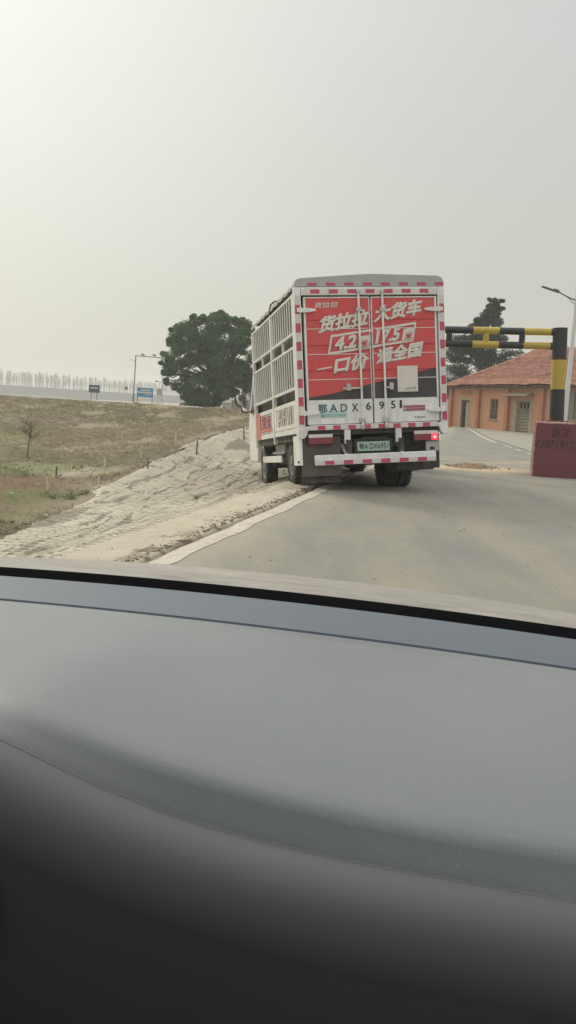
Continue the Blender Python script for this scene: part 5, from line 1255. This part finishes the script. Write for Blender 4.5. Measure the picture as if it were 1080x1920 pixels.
for i, (x, y, s, lab) in enumerate(((-3.91, 15.38, .13, 'largest scrap of white litter on the sandy patch'), (-3.65, 15.3, .06, 'small white scrap to the right of the largest litter'), (-4.0, 12.96, .05, 'white scrap on the brown soil at the far left'), (-3.12, 11.6, .05, 'pale scrap low on the brown soil near the mud'), (-3.41, 11.27, .045, 'pale scrap near the weeds at bottom left'), (-3.96, 14.2, .05, 'pale scrap left of the short pale stake'))):
    mb = MB(); nn_ = 7; P = [[(s * (i_ / nn_ - .5) + g.normal(0, s * .05), s * .7 * (j_ / nn_ - .5) + g.normal(0, s * .05), max(0, s * .28 + g.normal(0, s * .14)) * (0 if i_ in (0, nn_) else 1)) for j_ in range(nn_ + 1)] for i_ in range(nn_ + 1)]
    o = mb.grid(P).build('litter', M['paper'], smooth=0, fix=False); o.location = (x, y, zat(x, y) + .03); tag(o, lab, 'litter', 'litter on the rough ground')

# dry grass: blades in tufts over the slope
m, t, p = new_mat('dry_grass_blades'); a = attr(t, 'shade'); gr_ = attr(t, 'green'); c = mixc(t, a, (.285, .245, .175), (.375, .325, .235)); c = mixc(t, gr_, c, (.22, .23, .135)); t.links.new(c, p.inputs['Base Color']); p.inputs['Roughness'].default_value = .9; p.inputs['Specular IOR Level'].default_value = .15; thin(t, p, c, .45)
g = np.random.default_rng(91); n = 70000
dist = 9.5 + 38 * g.random(n) ** 1.25; ang = np.radians(g.uniform(-30, 1.5, n)); x = dist * np.sin(ang); y = dist * np.cos(ang); s_, u_ = su(x, y)
keep = (u_ > bound(s_) + .1) & (dist < crestD(np.degrees(ang)) - 1.2) & (fbm(x * .9, y * .5, 93) + g.normal(0, .06, n) >.36)
bare = ((x + 4.3) / 1.4) ** 2 + ((y - 13.8) / 2.4) ** 2 < 1; bare2 = ((x + 4.1) / 1.2) ** 2 + ((y - 16.6) / .9) ** 2 < 1
keep &= ~((bare | bare2) & (g.random(n) < .85)); x, y = x[keep], y[keep]; z = height(x, y); nb = 5
X_ = np.repeat(x, nb) + g.normal(0, .06, len(x) * nb); Y_ = np.repeat(y, nb) + g.normal(0, .06, len(x) * nb); Z_ = np.repeat(z, nb) + (np.repeat((fbm(x * 1.1, y * .8, 3) - .47) * .20 + (fbm(x * 4.2, y * 3.2, 9) - .47) * .10, nb) * np.clip(np.hypot(X_, Y_) / 22, .4, 1.5)) - .01
k = len(X_); d_ = np.hypot(X_, Y_); l = g.uniform(.015, .06, k) * np.clip(.75 + d_ / 60, .8, 1.6); wd = g.uniform(.006, .014, k) * np.clip(d_ / 18, 1, 3.2); az = g.uniform(0, 6.28, k); le = g.uniform(.6, 2.6, k)
dx, dy = np.cos(az), np.sin(az); B0 = np.stack([X_ - dy * wd, Y_ + dx * wd, Z_], 1); B1 = np.stack([X_ + dy * wd, Y_ - dx * wd, Z_], 1); T0 = np.stack([X_ + dx * l * le, Y_ + dy * l * le, Z_ + l], 1)
V = np.stack([B0, B1, T0], 1).reshape(-1, 3); F = np.arange(k * 3).reshape(-1, 3)
gsh = np.repeat(np.clip(g.normal(.5, .3, k), 0, 1), 3); ggr = np.repeat(np.clip((fbm(X_ * .22, Y_ * .16, 97) - .5) * 4 + g.normal(0, .15, k), 0, .85), 3)
tag(np_mesh('dry_grass', V, F, m, dict(shade=gsh, green=ggr), smooth=False), kind='stuff')

# ------------------------------------------------------------------ thin winter haze
hm = bpy.data.materials.new('pale_haze'); hm.use_nodes = True; t = hm.node_tree
for n_ in list(t.nodes): t.nodes.remove(n_)
pv = nd(t, 'ShaderNodeVolumePrincipled'); pv.inputs['Density'].default_value = .0012; pv.inputs['Color'].default_value = (.93, .94, .94, 1); pv.inputs['Anisotropy'].default_value = .25
ou = nd(t, 'ShaderNodeOutputMaterial'); t.links.new(pv.outputs[0], ou.inputs['Volume'])
hz = MB().box(-960, 960, -960, 960, -5, 19).build('haze', hm, smooth=0); tag(hz, kind='stuff')
